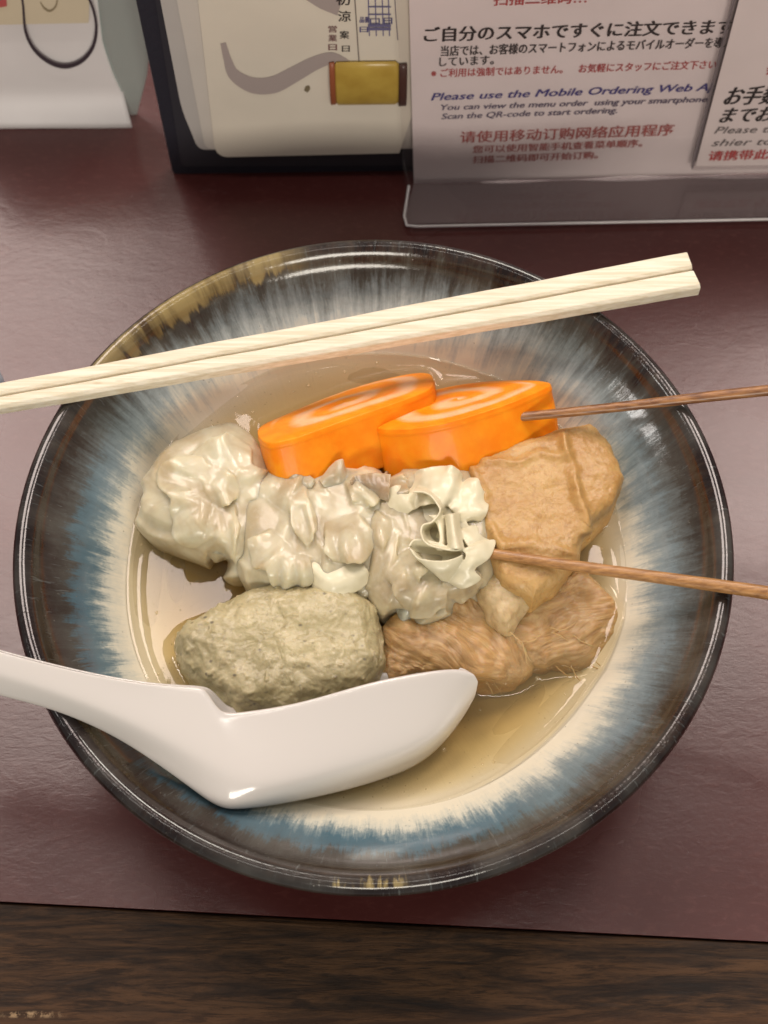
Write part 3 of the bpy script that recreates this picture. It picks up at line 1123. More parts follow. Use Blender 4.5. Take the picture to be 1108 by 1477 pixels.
def z4(row, z):
    zz = z if hasattr(z, '__len__') else [z] * len(row)
    return [(500 + .379 * x, 500 + .379 * y, q) for (x, y), q in zip(row, zz)]


def midrow(a, b, lift, f=0.5):
    ca, cb = catmull(a, 9), catmull(b, 9)
    m = ca * (1 - f) + cb * f
    m[:, 2] += lift
    return [tuple(q) for q in m]


frills = []


def fold(edge, root, par, mat, lift=0.12, thick=0.04, **kw):
    if mat is wrap_pale:
        thick = 0.062
        kw.setdefault('ruffle', 0.03)
    o = sheet('wrapper_fold', [edge, midrow(edge, root, lift), root], mat, par, thick=thick, **kw)
    if mat is wrap_pale and par is d3:
        frills.append(o)
    return o


def alt(n, a, b):
    return [a if k % 2 else b for k in range(n)]


def petals(par, specs, mat, seed=0, tr=None):
    """thin flaps of wrapper lying on the surface of a dumpling, rooted at one end, ruffled at the free end"""
    from mathutils.bvhtree import BVHTree
    me = par.data
    bvh = BVHTree.FromPolygons([v.co.copy() for v in me.vertices], [tuple(p.vertices) for p in me.polygons])
    nu, nv = 64, 26
    parts = []
    for k, (rx, ry, tx, ty, hw, freq, lift) in enumerate(specs):
        r0, r1 = np.array([rx, ry], float), np.array([tx, ty], float)
        if tr:
            r0, r1, hw = tr(r0), tr(r1), hw * tr(np.array([1.0, 0]))[0] - hw * tr(np.array([0.0, 0]))[0]
        d = r1 - r0
        L = np.linalg.norm(d)
        d = d / L
        e = np.array([-d[1], d[0]])
        sd = seed + k * 3.7
        U, Vv = np.meshgrid(np.linspace(-1, 1, nu), np.linspace(0, 1, nv), indexing='ij')
        u, v = U.ravel(), Vv.ravel()
        nz = fbm(np.stack([u * 1.1 + sd, v * 0.7, v * 0 + sd], 1), 2)
        rag = fbm(np.stack([u * 7 + sd, v * 0, v * 0 + sd], 1), 2)
        ln = L * (np.sqrt(np.clip(1 - 0.75 * u * u, 0, 1)) + 0.22 * nz + 0.035 * rag)
        ph = freq * 2.3 * u + 1.8 * nz + sd
        px = r0 + d * (ln * v)[:, None] + e * (hw * u * (0.62 + 0.38 * v) + hw * 0.10 * np.sin(ph) * v * v)[:, None]
        P = np.zeros((len(u), 3))
        last = None
        ok = np.zeros(len(u), bool)
        for q in range(len(u)):
            dr = Vector(ray(px[q, 0], px[q, 1])).normalized()
            h_ = bvh.ray_cast(Vector(CAM), dr)
            if h_[0] is not None:
                P[q] = h_[0]
                ok[q] = True
        if not ok.any():
            continue
        zmin = P[ok][:, 2].min()
        lz = np.full(len(u), np.nan)
        for q in range(len(u)):          # past the silhouette the flap hangs on at its last height
            if ok[q] and P[q, 2] > 0.030:
                last = P[q, 2]
            else:
                z_ = (last if last is not None else zmin) * 100 - 0.04
                last = z_ / 100
                P[q] = at(px[q, 0], px[q, 1], z_)
        G = P.reshape(nu, nv, 3)
        for _ in range(10):
            G[1:-1] = 0.5 * G[1:-1] + 0.25 * (G[:-2] + G[2:])
            G[:, 1:-1] = 0.5 * G[:, 1:-1] + 0.25 * (G[:, :-2] + G[:, 2:])
        P = G.reshape(-1, 3)
        up = (CAM - P)
        up /= np.linalg.norm(up, axis=1)[:, None]
        lf = -0.05 + lift * 0.95 * (0.35 * np.sqrt(v) + 0.65 * v ** 1.5 * (0.7 + 0.8 * np.sin(ph))) * (1 - 0.35 * u * u) + 0.10 * np.sin(np.pi * v)
        P = P + up * (lf * 0.01)[:, None]
        o = mesh('petal', P, grid_faces(nu, nv))
        modify(o, ('SOLIDIFY', dict(thickness=0.0010, offset=0.0)))
        parts.append(o)
    # knead the flaps and the body into one continuous skin
    VV = [np.array([v.co[:] for v in me.vertices])]
    FF = [tuple(p.vertices) for p in me.polygons]
    nvt = len(VV[0])
    for o in parts:
        VV.append(np.array([v.co[:] for v in o.data.vertices]))
        FF += [tuple(i + nvt for i in p.vertices) for p in o.data.polygons]
        nvt += len(VV[-1])
        bpy.data.objects.remove(o)
    m2 = bpy.data.meshes.new('dumpling')
    m2.from_pydata([tuple(v) for v in np.concatenate(VV)], [], FF)
    m2.materials.append(mat)
    par.data = m2
    modify(par, ('REMESH', dict(mode='VOXEL', voxel_size=0.00036, use_smooth_shade=True)), ('SMOOTH', dict(factor=0.5, iterations=14)))


tr3 = lambda p: np.array([200 + .325 * p[0], 500 + .325 * p[1]])
petals(d1, [(420, 610, 320, 395, 150, 2.2, .26), (330, 640, 110, 560, 120, 2.0, .34), (330, 690, 160, 830, 130, 2.6, .34),
            (370, 700, 370, 930, 90, 2.2, .36), (450, 640, 580, 560, 90, 1.8, .26), (320, 560, 420, 690, 80, 1.6, .30)], wrap, 1.0, tr3)
petals(d2, [(600, 700, 690, 555, 120, 3.0, .28), (640, 860, 510, 1000, 110, 2.2, .26), (690, 920, 660, 1085, 110, 3.6, .38), (700, 640, 770, 900, 60, 1.2, .26),
            (900, 760, 960, 960, 120, 1.8, .34), (960, 560, 1060, 680, 90, 3.0, .28)], wrap, 31.0, tr3)
petals(d3, [(520, 735, 548, 800, 30, 2.5, .22), (560, 760, 525, 850, 30, 3.0, .22), (575, 800, 600, 850, 34, 2.5, .28), (620, 830, 592, 893, 44, 3.0, .32), (660, 820, 676, 866, 34, 2.5, .26),
            (560, 700, 590, 690, 26, 2.5, .22)], under, 61.0)

# frill of the right-hand dumpling
fold(z4([(122, 605), (135, 560), (190, 528), (240, 535), (255, 480), (300, 458), (360, 452), (400, 450), (435, 470), (450, 500), (500, 498), (518, 540), (540, 580), (540, 620), (520, 655), (490, 668)],
        [4.7, 4.9, 5.1, 4.8, 4.9, 5.2, 5.1, 5.3, 5.1, 4.8, 5.2, 5.1, 4.8, 5.1, 4.9, 4.7]),
     z4([(215, 650), (230, 640), (250, 625), (265, 620), (280, 610), (300, 605), (330, 600), (355, 600), (370, 605), (385, 610), (395, 620), (405, 630), (410, 640), (415, 650), (420, 660), (425, 670)],
        [4.9, 5.0, 5.15, 5.1, 5.2, 5.35, 5.3, 5.35, 5.3, 5.2, 5.25, 5.2, 5.15, 5.1, 5.1, 5.1]), d3, wrap_pale, lift=0.10, nu=140, ruffle=0.05)
fold(z4([(250, 552), (300, 556), (340, 590), (352, 630), (325, 665), (290, 680), (282, 710), (300, 745), (345, 765), (400, 778), (437, 775)], 5.62),
     z4([(280, 520), (330, 530), (375, 570), (385, 620), (360, 660), (330, 680), (315, 700), (325, 730), (350, 745), (390, 755), (420, 760)], 5.0), d3, wrap_pale, lift=-0.08, nu=90)
fold(z4([(372, 640), (380, 690), (384, 730), (388, 772)], [5.35, 5.4, 5.4, 5.45]), z4([(430, 630), (432, 680), (440, 730), (448, 772)], [5.2, 5.25, 5.3, 5.4]), d3, wrap_pale, lift=0.30, nu=50)
fold(z4([(236, 765), (258, 795), (300, 810), (350, 814), (400, 808), (442, 792)], 5.50), z4([(325, 840), (345, 870), (375, 900), (400, 900), (422, 880), (442, 850)], 4.75), d3, wrap_pale, lift=0.12, nu=70)
fold(z4([(236, 762), (262, 733), (330, 740), (390, 766), (442, 772)], 5.45), z4([(275, 785), (300, 790), (350, 795), (400, 795), (435, 788)], 4.95), d3, wrap_pale, lift=-0.05, nu=70)
fold(z4([(445, 772), (505, 745), (566, 738), (548, 800), (490, 848), (512, 885), (450, 920), (385, 902)], [5.35, 5.2, 5.0, 5.1, 5.1, 4.9, 4.8, 4.7]),
     z4([(440, 778), (448, 785), (452, 795), (445, 815), (432, 835), (420, 850), (405, 870), (385, 892)], [5.4, 5.4, 5.4, 5.35, 5.25, 5.15, 5.0, 4.8]), d3, wrap_pale, lift=0.08, nu=90)
fold(z4([(440, 690), (495, 682), (510, 715), (556, 742)], [5.2, 5.05, 5.1, 4.9]), z4([(436, 720), (446, 735), (452, 750), (462, 762)], 5.3), d3, wrap_pale, lift=0.05, nu=50)
fold(z4([(205, 640), (250, 600), (310, 585), (380, 600), (440, 640), (470, 690)], [4.85, 4.98, 5.05, 5.1, 5.1, 5.05]),
     z4([(215, 740), (255, 790), (310, 830), (380, 840), (440, 820), (480, 770)], [4.75, 4.85, 4.9, 4.95, 5.0, 5.0]), d3, wrap_pale, lift=-0.05, nu=80)
fold(z4([(305, 640), (335, 665), (350, 700), (352, 740), (340, 775)], 5.4), z4([(400, 640), (385, 680), (378, 715), (380, 750), (372, 780)], 5.05), d3, wrap_pale, lift=0.16, nu=60)
fold(z4([(150, 640), (175, 690), (200, 730), (215, 760), (240, 800), (290, 850)], [4.6, 4.75, 4.6, 4.8, 4.65, 4.7]),
     z4([(215, 630), (235, 665), (250, 700), (262, 735), (285, 780), (320, 820)], 4.95), d3, wrap_pale, lift=0.10, nu=80)
VV, FF, nvt = [], [], 0
for o in frills:
    VV.append(np.array([v.co[:] for v in o.data.vertices]))
    FF += [tuple(i + nvt for i in p.vertices) for p in o.data.polygons]
    nvt += len(VV[-1])
    bpy.data.objects.remove(o)
frill = mesh('wrapper_frill', np.concatenate(VV), FF, wrap_pale, parent=d3)
modify(frill, ('REMESH', dict(mode='VOXEL', voxel_size=0.00022, use_smooth_shade=True)), ('SMOOTH', dict(factor=0.5, iterations=5)))
# loose flaps of wrapper
fold(z4([(190, 985), (195, 1020), (215, 1045), (260, 1035), (320, 1010), (380, 985), (430, 950), (452, 925)], alt(8, 3.9, 4.1)),
     z4([(240, 930), (250, 935), (265, 940), (285, 940), (310, 930), (340, 920), (380, 905), (410, 890)], 4.6), d3, wrap, nu=70, ruffle=0.05)
fold(z3([(732, 985), (745, 1010), (765, 1050), (800, 1100), (850, 1130), (920, 1110), (985, 1075), (1030, 1030), (1020, 1000)], 4.55),
     z3([(765, 950), (790, 960), (830, 985), (870, 990), (900, 975), (930, 960), (960, 955), (985, 960), (1000, 975)], 4.9), d2, wrap_pale, lift=0.18, nu=90)
fold(z3([(548, 1000), (560, 1040), (600, 1055), (640, 1080), (655, 1068), (690, 1092), (715, 1083), (735, 1065), (728, 1040)], alt(9, 4.15, 4.3)),
     z3([(575, 970), (595, 975), (620, 980), (650, 990), (670, 1000), (690, 1005), (705, 1010), (715, 1015), (720, 1020)], 4.65), d2, wrap, nu=80, ruffle=0.06)
fold(z3([(296, 865), (305, 900), (340, 918), (380, 922), (420, 946), (440, 938), (462, 890), (470, 850)], alt(8, 3.9, 4.1)),
     z3([(310, 820), (330, 840), (355, 850), (380, 850), (400, 850), (420, 840), (440, 820), (455, 790)], 4.55), d1, wrap, nu=70, ruffle=0.05)
fold(z3([(650, 602), (690, 556), (740, 560), (775, 585), (782, 602)], [4.9, 5.0, 4.85, 5.0, 4.9]), z3([(655, 650), (690, 640), (720, 635), (745, 635), (768, 630)], 5.0), d2, wrap, lift=0.1, nu=50, ruffle=0.04)
fold(z3([(800, 592), (850, 532), (905, 497), (925, 540), (970, 558), (978, 597)], [4.9, 5.0, 5.15, 4.8, 4.95, 4.8]), z3([(825, 625), (860, 620), (890, 615), (910, 615), (935, 622), (958, 628)], 4.95), d2, wrap, lift=0.1, nu=60, ruffle=0.04)
fold(z3([(938, 592), (960, 572), (1010, 562), (1060, 560), (1120, 566)], alt(5, 5.15, 5.25)), z3([(950, 630), (990, 640), (1030, 655), (1070, 675), (1110, 690)], 5.0), d3, meat, lift=0.1, nu=60, ruffle=0.05)
fold(z3([(12, 722), (55, 662), (100, 610), (150, 550), (205, 478), (265, 448)], alt(6, 4.0, 4.15)), z3([(75, 730), (110, 690), (150, 650), (190, 600), (240, 540), (290, 500)], 4.4), d1, wrap, lift=0.1, nu=80, ruffle=0.05)
fold(z3([(65, 720), (70, 765), (110, 780), (165, 790), (215, 822), (280, 830), (300, 800)], alt(7, 3.9, 4.05)), z3([(110, 690), (125, 705), (150, 715), (190, 730), (225, 750), (265, 755), (290, 740)], 4.45), d1, wrap, lift=0.12, nu=80, ruffle=0.05)

# ------------------------------------------------------------------ spoon
def spoon():
    A = [(-190, 885), (-90, 914), (0, 940), (100, 966), (200, 985), (262, 990), (290, 992), (300, 1001), (312, 1018), (324, 1027), (352, 1027), (430, 1014), (540, 984), (620, 969), (662, 966), (683, 972), (690, 984)]
    R = [(-200, 925), (-95, 950), (0, 975), (98, 1004), (195, 1046), (262, 1082), (305, 1106), (330, 1118), (352, 1128), (375, 1134), (415, 1131), (495, 1112), (572, 1090), (624, 1072), (652, 1046), (674, 1014), (688, 996)]
    B = [(-205, 955), (-98, 980), (-2, 1006), (82, 1028), (165, 1065), (235, 1112), (280, 1146), (302, 1162), (322, 1171), (345, 1172), (398, 1166), (488, 1148), (556, 1128), (603, 1108), (638, 1078), (668, 1038), (686, 1004)]
    ZA = [7.9, 7.4, 7.05, 6.75, 6.5, 6.3, 6.2, 6.1, 5.95, 5.85, 5.75, 5.5, 5.2, 4.9, 4.65, 4.45, 4.2]
    ZR = [7.6, 7.1, 6.8, 6.48, 6.1, 5.8, 5.6, 5.5, 5.35, 5.25, 5.05, 4.6, 4.2, 3.95, 3.8, 3.75, 3.85]
    ZB = [7.0, 6.5, 6.2, 5.9, 5.5, 5.15, 4.98, 4.93, 4.88, 4.75, 4.3, 3.6, 3.1, 2.85, 2.95, 3.2, 3.6]
    cC = [(.30, -.35)] * 5 + [(.4, -.45), (.5, -.6), (.55, -.7), (.6, -.85), (.65, -1.0), (.75, -1.15), (.85, -1.2), (.85, -1.0), (.75, -.8), (.55, -.6), (.3, -.35), (.1, -.1)]
    cD = [(.30, -.75)] * 5 + [(.4, -.9), (.5, -1.1), (.6, -1.4), (.7, -1.7), (.8, -2.0), (.9, -2.1), (1.0, -2.1), (1.0, -1.8), (.8, -1.4), (.55, -1.0), (.3, -.6), (.12, -.2)]
    n = 110
    a = np.array([at(x, y, z) for (x, y), z in zip(A, ZA)]) * 100
    r = np.array([at(x, y, z) for (x, y), z in zip(R, ZR)]) * 100
    b = np.array([at(x, y, z) for (x, y), z in zip(B, ZB)]) * 100
    c = b + np.array([[0, p[0], p[1]] for p in cC])
    d = a + np.array([[0, p[0], p[1]] for p in cD])
    a, r, b, c, d = [catmull(k, n) for k in (a, r, b, c, d)]

    def soften(q, w):
        k = np.exp(-0.5 * (np.arange(-3 * w, 3 * w + 1) / w) ** 2)
        k /= k.sum()
        e0, e1 = 2 * q[0] - q[1:3 * w + 1][::-1], 2 * q[-1] - q[-3 * w - 1:-1][::-1]
        qq = np.vstack([e0, q, e1])
        return np.stack([np.convolve(qq[:, j], k, 'valid') for j in range(3)], 1)
    as_ = soften(a, 7)
    r, b, c, d = soften(r, 5), soften(b, 2), soften(c, 4), soften(d, 4)
    cen = (a + d) / 2
    V = []
    for i in range(n):
        o = np.array([a[i], a[i] * .35 + (as_[i] * .88 + r[i] * .12) * .65, as_[i] * .5 + r[i] * .5, as_[i] * .12 + r[i] * .88, r[i] * .86 + b[i] * .14, r[i] * .25 + b[i] * .75, b[i] * .9 + c[i] * .1, (b[i] + c[i]) / 2, c[i], (c[i] + d[i]) / 2, d[i]])
        # slight outward belly of the walls
        k = cen[i] - o
        L = np.linalg.norm(k, axis=1)[:, None] + 1e-6
        th_ = min(0.20, 0.35 * float(L.mean()))
        inn = o + k / L * th_
        # rim lips: shift the inner copy at right angles to the wall
        wa = (o[0] - o[1]) / (np.linalg.norm(o[0] - o[1]) + 1e-6)
        inn[0] = a[i] + (d[i] - a[i]) / (np.linalg.norm(d[i] - a[i]) + 1e-6) * th_
        inn[-1] = d[i] - (d[i] - a[i]) / (np.linalg.norm(d[i] - a[i]) + 1e-6) * th_
        V.append(np.concatenate([o, inn[::-1]]))
    m = 22
    V = np.concatenate(V)
    F = grid_faces(n, m, cv=True)
    F += [tuple(range(m)), tuple((n - 1) * m + k for k in range(m - 1, -1, -1))]
    t = NT('glossy_white_melamine')
    nz = t.noise(t.obj(), 30, 2)
    t.bump(nz, 0.001, 0.08)
    t.p(color=(0.62, 0.59, 0.56), rough=0.14, coat=0.3, coatr=0.06, sss=0.1, sssr=(1, .9, .8), ssss=0.002)
    o = mesh('soup_spoon', V * 0.01, F, t.m)
    modify(o, ('SUBSURF', dict(levels=2, render_levels=2)))
    return tag(o, 'glossy white soup spoon lying on its side across the left rim of the bowl', 'spoon')


sp_ = spoon()

# ------------------------------------------------------------------ chopsticks
chp = empty('disposable_chopsticks', at(520, 480, 5.7), 'unsplit pair of pale wooden chopsticks laid across the far rim of the bowl', 'chopsticks')
cw = m_chopstick()


def stick(tr, tl, br_, bl, hr, hl, zR, zL, ext):
    """top face corners in the photo: tr/br_ at the right end, tl/bl where the frame cuts it"""
    TR, BR, TL, BL = at(*tr, zR) * 100, at(*br_, zR) * 100, at(*tl, zL) * 100, at(*bl, zL) * 100
    TL2, BL2 = TL + (TL - TR) * ext, BL + (BL - BR) * ext
    n = 40
    V = []
    for i in range(n):
        f = i / (n - 1)
        T, B_ = TR * (1 - f) + TL2 * f, BR * (1 - f) + BL2 * f
        hh = hr * (1 - f) + hl * f
        w = np.linalg.norm(T - B_)
        u = (T - B_) / w
        cc = (T + B_) / 2
        ch = min(0.10, hh * 0.28)
        sec = [(-w / 2 + ch, 0), (w / 2 - ch * .5, 0), (w / 2, -ch * .6), (w / 2, -hh + ch * .5), (w / 2 - ch * .5, -hh), (-w / 2 + ch * .5, -hh), (-w / 2, -hh + ch * .5), (-w / 2, -ch)]
        wo = 0.012 * math.sin(i * .55) + 0.008 * math.sin(i * 1.3)
        V += [cc + u * a + np.array([0, 0, b_ + wo * .3]) + u * wo * .4 for a, b_ in sec]
    F = grid_faces(n, 8, cv=True)
    F += [tuple(range(8)), tuple((n - 1) * 8 + k for k in range(7, -1, -1))]
    o = mesh('stick', np.array(V) * 0.01, F, cw, smooth=False, parent=chp)
    modify(o, ('BEVEL', dict(width=0.00025, segments=2, limit_method='ANGLE')))
    o.data.polygons.foreach_set('use_smooth', [False] * len(o.data.polygons))
    return o


stick((991, 362), (0, 551), (1000, 386), (0, 569), 0.50, 0.42, 6.3, 6.15, 0.08)
stick((1000, 388.5), (0, 571), (1012, 413), (0, 588), 0.50, 0.42, 6.3, 6.15, 0.08)

# ------------------------------------------------------------------ standing things at the back
def vplane(a, b):
    """vertical plane through two table points given as photo pixels"""
    p, q = at(*a, 0), at(*b, 0)
    d = (q - p) / np.linalg.norm(q - p)
    n = np.array([d[1], -d[0], 0.0])
    if n[1] > 0:
        n = -n
    return p, n, d


def slab(name, pxs, pl, off, thick, mat, parent, bevel=0.0, smoothn=None):
    """flat upright sheet: outline in photo pixels on plane pl moved off metres towards the viewer"""
    p, n, d = pl
    o2 = pxs if smoothn is None else catmull(pxs, smoothn, closed=True)
    P = np.array([on_plane(a, b, p + n * off, n) for a, b in o2])
    k = len(P)
    V = np.concatenate([P, P - n * thick])
    F = [tuple(range(k)), tuple(range(2 * k - 1, k - 1, -1))] + [(i, (i + 1) % k, k + (i + 1) % k, k + i) for i in range(k)]
    o = mesh(name, V, F, mat, smooth=False, parent=parent)
    import bmesh
    bm = bmesh.new()
    bm.from_mesh(o.data)
    bmesh.ops.recalc_face_normals(bm, faces=bm.faces)
    bm.to_mesh(o.data)
    bm.free()
    if bevel:
        modify(o, ('BEVEL', dict(width=bevel, segments=2, limit_method='ANGLE')))
        o.data.polygons.foreach_set('use_smooth', [False] * len(o.data.polygons))
    return o


def rounded(pts, rads, n=8):
    out = []
    m = len(pts)
    for i, (p, r) in enumerate(zip(pts, rads)):
        p = np.array(p, float)
        if r == 0:
            out.append(tuple(p))
            continue
        a, b = np.array(pts[i - 1], float), np.array(pts[(i + 1) % m], float)
        a = p + (a - p) / np.linalg.norm(a - p) * r
        b = p + (b - p) / np.linalg.norm(b - p) * r
        for t in np.linspace(0, 1, n):
            out.append(tuple((1 - t) ** 2 * a + 2 * t * (1 - t) * p + t * t * b))
    return out


INK = {}


def ink(col):
    if col not in INK:
        INK[col] = plain('print_ink', col, 0.5)
    return INK[col]


def text_on(body, p_left, p_right, height_px, pl, off, col, parent, bold=0.0, shear=0.0, rot=None, fit=True, spacing=1.0):
    """lettering laid on a standing sheet: baseline from p_left to p_right (photo pixels), fitted to that length"""
    p, n, d = pl
    cu = bpy.data.curves.new('lettering', 'FONT')
    cu.body = body
    cu.shear = shear
    cu.space_character = spacing
    cu.resolution_u = 3
    tmp = bpy.data.objects.new('lettering', cu)
    COL.objects.link(tmp)
    bpy.context.view_layer.update()
    me = bpy.data.meshes.new_from_object(tmp.evaluated_get(bpy.context.evaluated_depsgraph_get()))
    bpy.data.objects.remove(tmp)
    co = np.empty(len(me.vertices) * 3)
    me.vertices.foreach_get('co', co)
    co = co.reshape(-1, 3)
    x0, x1 = co[:, 0].min(), co[:, 0].max()
    hmax = 0.86
    A, B = on_plane(*p_left, p + n * off, n), on_plane(*p_right, p + n * off, n)
    ux = (B - A)
    L = np.linalg.norm(ux)
    ux /= L
    mid = (np.array(p_left) + np.array(p_right)) / 2
    Tp = on_plane(mid[0], mid[1] - height_px, p + n * off, n)
    Hh = abs((Tp - (A + B) / 2)[2])
    if rot == 'down':        # lettering turned a quarter
        upv = np.array([0, 0, 1.0]) if abs(ux[2]) < .5 else np.cross(ux, n) * (-1)
        T2 = on_plane(p_left[0] + height_px, p_left[1], p + n * off, n)
        Hh = np.linalg.norm(T2 - A)
        upv = (T2 - A) / Hh
    else:
        upv = np.cross(ux, n)
        if upv[2] < 0:
            upv = -upv
    s = L / (x1 - x0)
    P = A + ux * ((co[:, 0] - x0) * s)[:, None] + upv * (co[:, 1] / hmax * Hh)[:, None]
    faces = [tuple(f.vertices) for f in me.polygons]
    bpy.data.meshes.remove(me)
    copies = [0.0] if bold < 0.011 else [-1.0, 0.0, 1.0]
    VV, FF = [], []
    for k_, c_ in enumerate(copies):
        VV.append(P + ux * (c_ * min(bold, 0.035) * Hh * 0.95) + upv * (c_ * min(bold, 0.035) * Hh * 0.3) + n * (k_ * 0.00001))
        FF += [tuple(i + k_ * len(P) for i in f) for f in faces]
    me = bpy.data.meshes.new('lettering')
    me.from_pydata([tuple(v) for v in np.concatenate(VV)], [], FF)
    me.materials.clear()
    me.materials.append(ink(col))
    me.update()
    o = bpy.data.objects.new('lettering', me)
    COL.objects.link(o)
    o.parent = parent
    o.matrix_parent_inverse = parent_inv(parent)
    return o


def stroke(pxs, widths, pl, off, mat, parent, name='printed_line', n=80):
    """flat printed stroke of varying width"""
    p, nn, d = pl
    C_ = catmull(pxs, n)
    w = np.interp(np.linspace(0, 1, n), np.linspace(0, 1, len(widths)), widths)
    T = np.gradient(C_, axis=0)
    T /= np.linalg.norm(T, axis=1)[:, None]
    Nn = np.stack([-T[:, 1], T[:, 0]], 1)
    L, R = C_ + Nn * w[:, None] / 2, C_ - Nn * w[:, None] / 2
    V = [on_plane(*q, p + nn * off, nn) for q in L] + [on_plane(*q, p + nn * off, nn) for q in R]
    F = [(i, i + 1, n + i + 1, n + i) for i in range(n - 1)]
    return mesh(name, V, F, mat, smooth=False, parent=parent)


BLACK, RED, BLUE, GREY = (0.035, 0.028, 0.028), (0.46, 0.075, 0.075), (0.075, 0.065, 0.24), (0.12, 0.10, 0.16)

# menu binder
mp = vplane((250, 251), (590, 247))
mb = empty('menu_binder', at(420, 249, 0), 'dark blue menu binder standing behind the bowl with cream page and grey curved line', 'menu')
navy = NT('navy_cover')
navy.bump(navy.noise(navy.obj(), 500, 3), 0.0004, 0.4)
navy.p(color=(0.020, 0.021, 0.032), rough=0.5)
slab('cover', rounded([(170, -120), (720, -120), (700, 246), (249, 252)], [0, 0, 6, 8]), mp, 0.0, 0.004, navy.m, mb, bevel=0.0006)
pg = m_paper((0.76, 0.69, 0.59), 0.4)
pg_g = m_paper((0.52, 0.49, 0.47), 0.35)
slab('sleeve', rounded([(205, -120), (700, -120), (690, 238), (262, 240)], [0, 0, 0, 8]), mp, 0.0012, 0.0008, plain('dark_sleeve', (0.035, 0.036, 0.045), 0.3), mb)
slab('inner_page', rounded([(208, -120), (690, -120), (680, 214), (286, 216), (274, 186), (262, 158)], [0, 0, 0, 12, 10, 20]), mp, 0.0020, 0.0005, pg_g, mb)
slab('inner_page', rounded([(232, -120), (690, -120), (680, 214), (296, 215)], [0, 0, 0, 12]), mp, 0.0028, 0.0005, m_paper((0.64, 0.59, 0.54)), mb)
page = slab('front_page', rounded([(272, -120), (690, -120), (576, 221), (311, 227)], [0, 0, 0, 20], 10), mp, 0.0038, 0.0006, pg, mb)
grey_ink = plain('grey_brush_ink', (0.40, 0.335, 0.32), 0.5)
stroke([(322, 62), (328, 85), (338, 108), (365, 123), (395, 122), (425, 107), (455, 91), (480, 84), (505, 90)], [8, 11, 17, 23, 25, 23, 20, 17, 4], mp, 0.0040, grey_ink, page)
stroke([(440, -6), (465, 4), (490, 12)], [8, 18, 22], mp, 0.0040, grey_ink, page)
stroke([(441, 132), (444, 127), (446, 124)], [6, 8, 3], mp, 0.0040, plain('olive_ink', (0.2, 0.16, 0.1), .5), page, n=12)
stroke([(510, -30), (514, 30), (518, 90)], [1.6, 1.6, 1.6], mp, 0.0040, ink((0.16, 0.13, 0.12)), page, n=20)
stroke([(568, -30), (571, 20), (574, 58)], [1.4, 1.4, 1.4], mp, 0.0040, ink((0.2, 0.17, 0.2)), page, n=20)
for k, (ch, cx_, cy_, s_) in enumerate([('初', 496, 6, 20), ('涼', 498, 30, 18), ('案', 498, 55, 13), ('日', 500, 74, 11)]):
    text_on(ch, (cx_ - s_ / 2 - 1, cy_), (cx_ + s_ / 2 - 1, cy_), s_ * 0.8, mp, 0.0040, BLACK, page, bold=0.02)
for k, ch in enumerate('営業日'):
    text_on(ch, (474, 46 + k * 13), (486, 46 + k * 13), 9, mp, 0.0040, (0.20, 0.10, 0.10), page, bold=0.03)
text_on('品書', (519, 32), (533, 32), 8, mp, 0.0040, (0.09, 0.08, 0.22), page, bold=0.03)
text_on('日', (519, 46), (531, 46), 8, mp, 0.0040, (0.09, 0.08, 0.22), page, bold=0.03)
gm = ink((0.15, 0.14, 0.26))
for x_ in (533, 543, 553, 562):
    stroke([(x_ - 2, -20), (x_ - 1, 18), (x_, 52)], [1.6] * 3, mp, 0.0041, gm, page, n=10)
for y_ in (10, 21, 37, 42):
    stroke([(531, y_), (548, y_), (564, y_)], [1.8 if y_ < 37 else 4] * 3, mp, 0.0042, gm, page, n=8)
text_on('口日', (534, 35), (566, 34), 9, mp, 0.0043, (0.1, 0.1, 0.22), page, bold=0.02)
# yellow see-through clip over the page edge
yel = NT('amber_plastic')
sy = yel.n('ShaderNodeSeparateXYZ')
yel.set(sy.inputs[0], yel.obj())
yel.p(color=yel.mix(yel.maprange(yel.noise(yel.obj(), 120, 3), .35, .65), (0.42, 0.27, 0.05), (0.50, 0.34, 0.07)), rough=0.28, sss=0.0)
mpc, mn, md = mp


def clip_part(name, x0, x1, ya, yb, depth, mat):
    P0 = [on_plane(x0, (ya + yb) / 2, mpc + mn * 0.0045, mn), on_plane(x1, (ya + yb) / 2 - 1, mpc + mn * 0.0045, mn)]
    hz = abs(on_plane(x0, ya, mpc, mn)[2] - on_plane(x0, yb, mpc, mn)[2]) / 2
    th_ = np.linspace(0, 2 * np.pi, 24, endpoint=False)
    V = []
    for q, s in ((P0[0], .9), (P0[0] + (P0[1] - P0[0]) * .03, 1), (P0[1] - (P0[1] - P0[0]) * .05, 1), (P0[1], .9)):
        V += [q + mn * (depth * max(math.sin(a), -0.05) * s) + np.array([0, 0, 1]) * math.cos(a) * hz * s for a in th_]
    F = grid_faces(4, 24, cv=True) + [tuple(range(24)), tuple(range(95, 71, -1))]
    o = mesh(name, V, F, mat, parent=mb)
    import bmesh
    bm = bmesh.new()
    bm.from_mesh(o.data)
    bmesh.ops.recalc_face_normals(bm, faces=bm.faces)
    bm.to_mesh(o.data)
    bm.free()
    return o


clip_part('clip_body', 484, 575, 90, 151, 0.0022, yel.m)
clip_part('clip_end', 476, 484, 91, 151, 0.0022, plain('red_brown_plastic', (0.30, 0.09, 0.04), 0.4))
clip_part('clip_cap', 575, 587, 93, 153, 0.0023, plain('dark_brown_plastic', (0.07, 0.03, 0.022), 0.35))

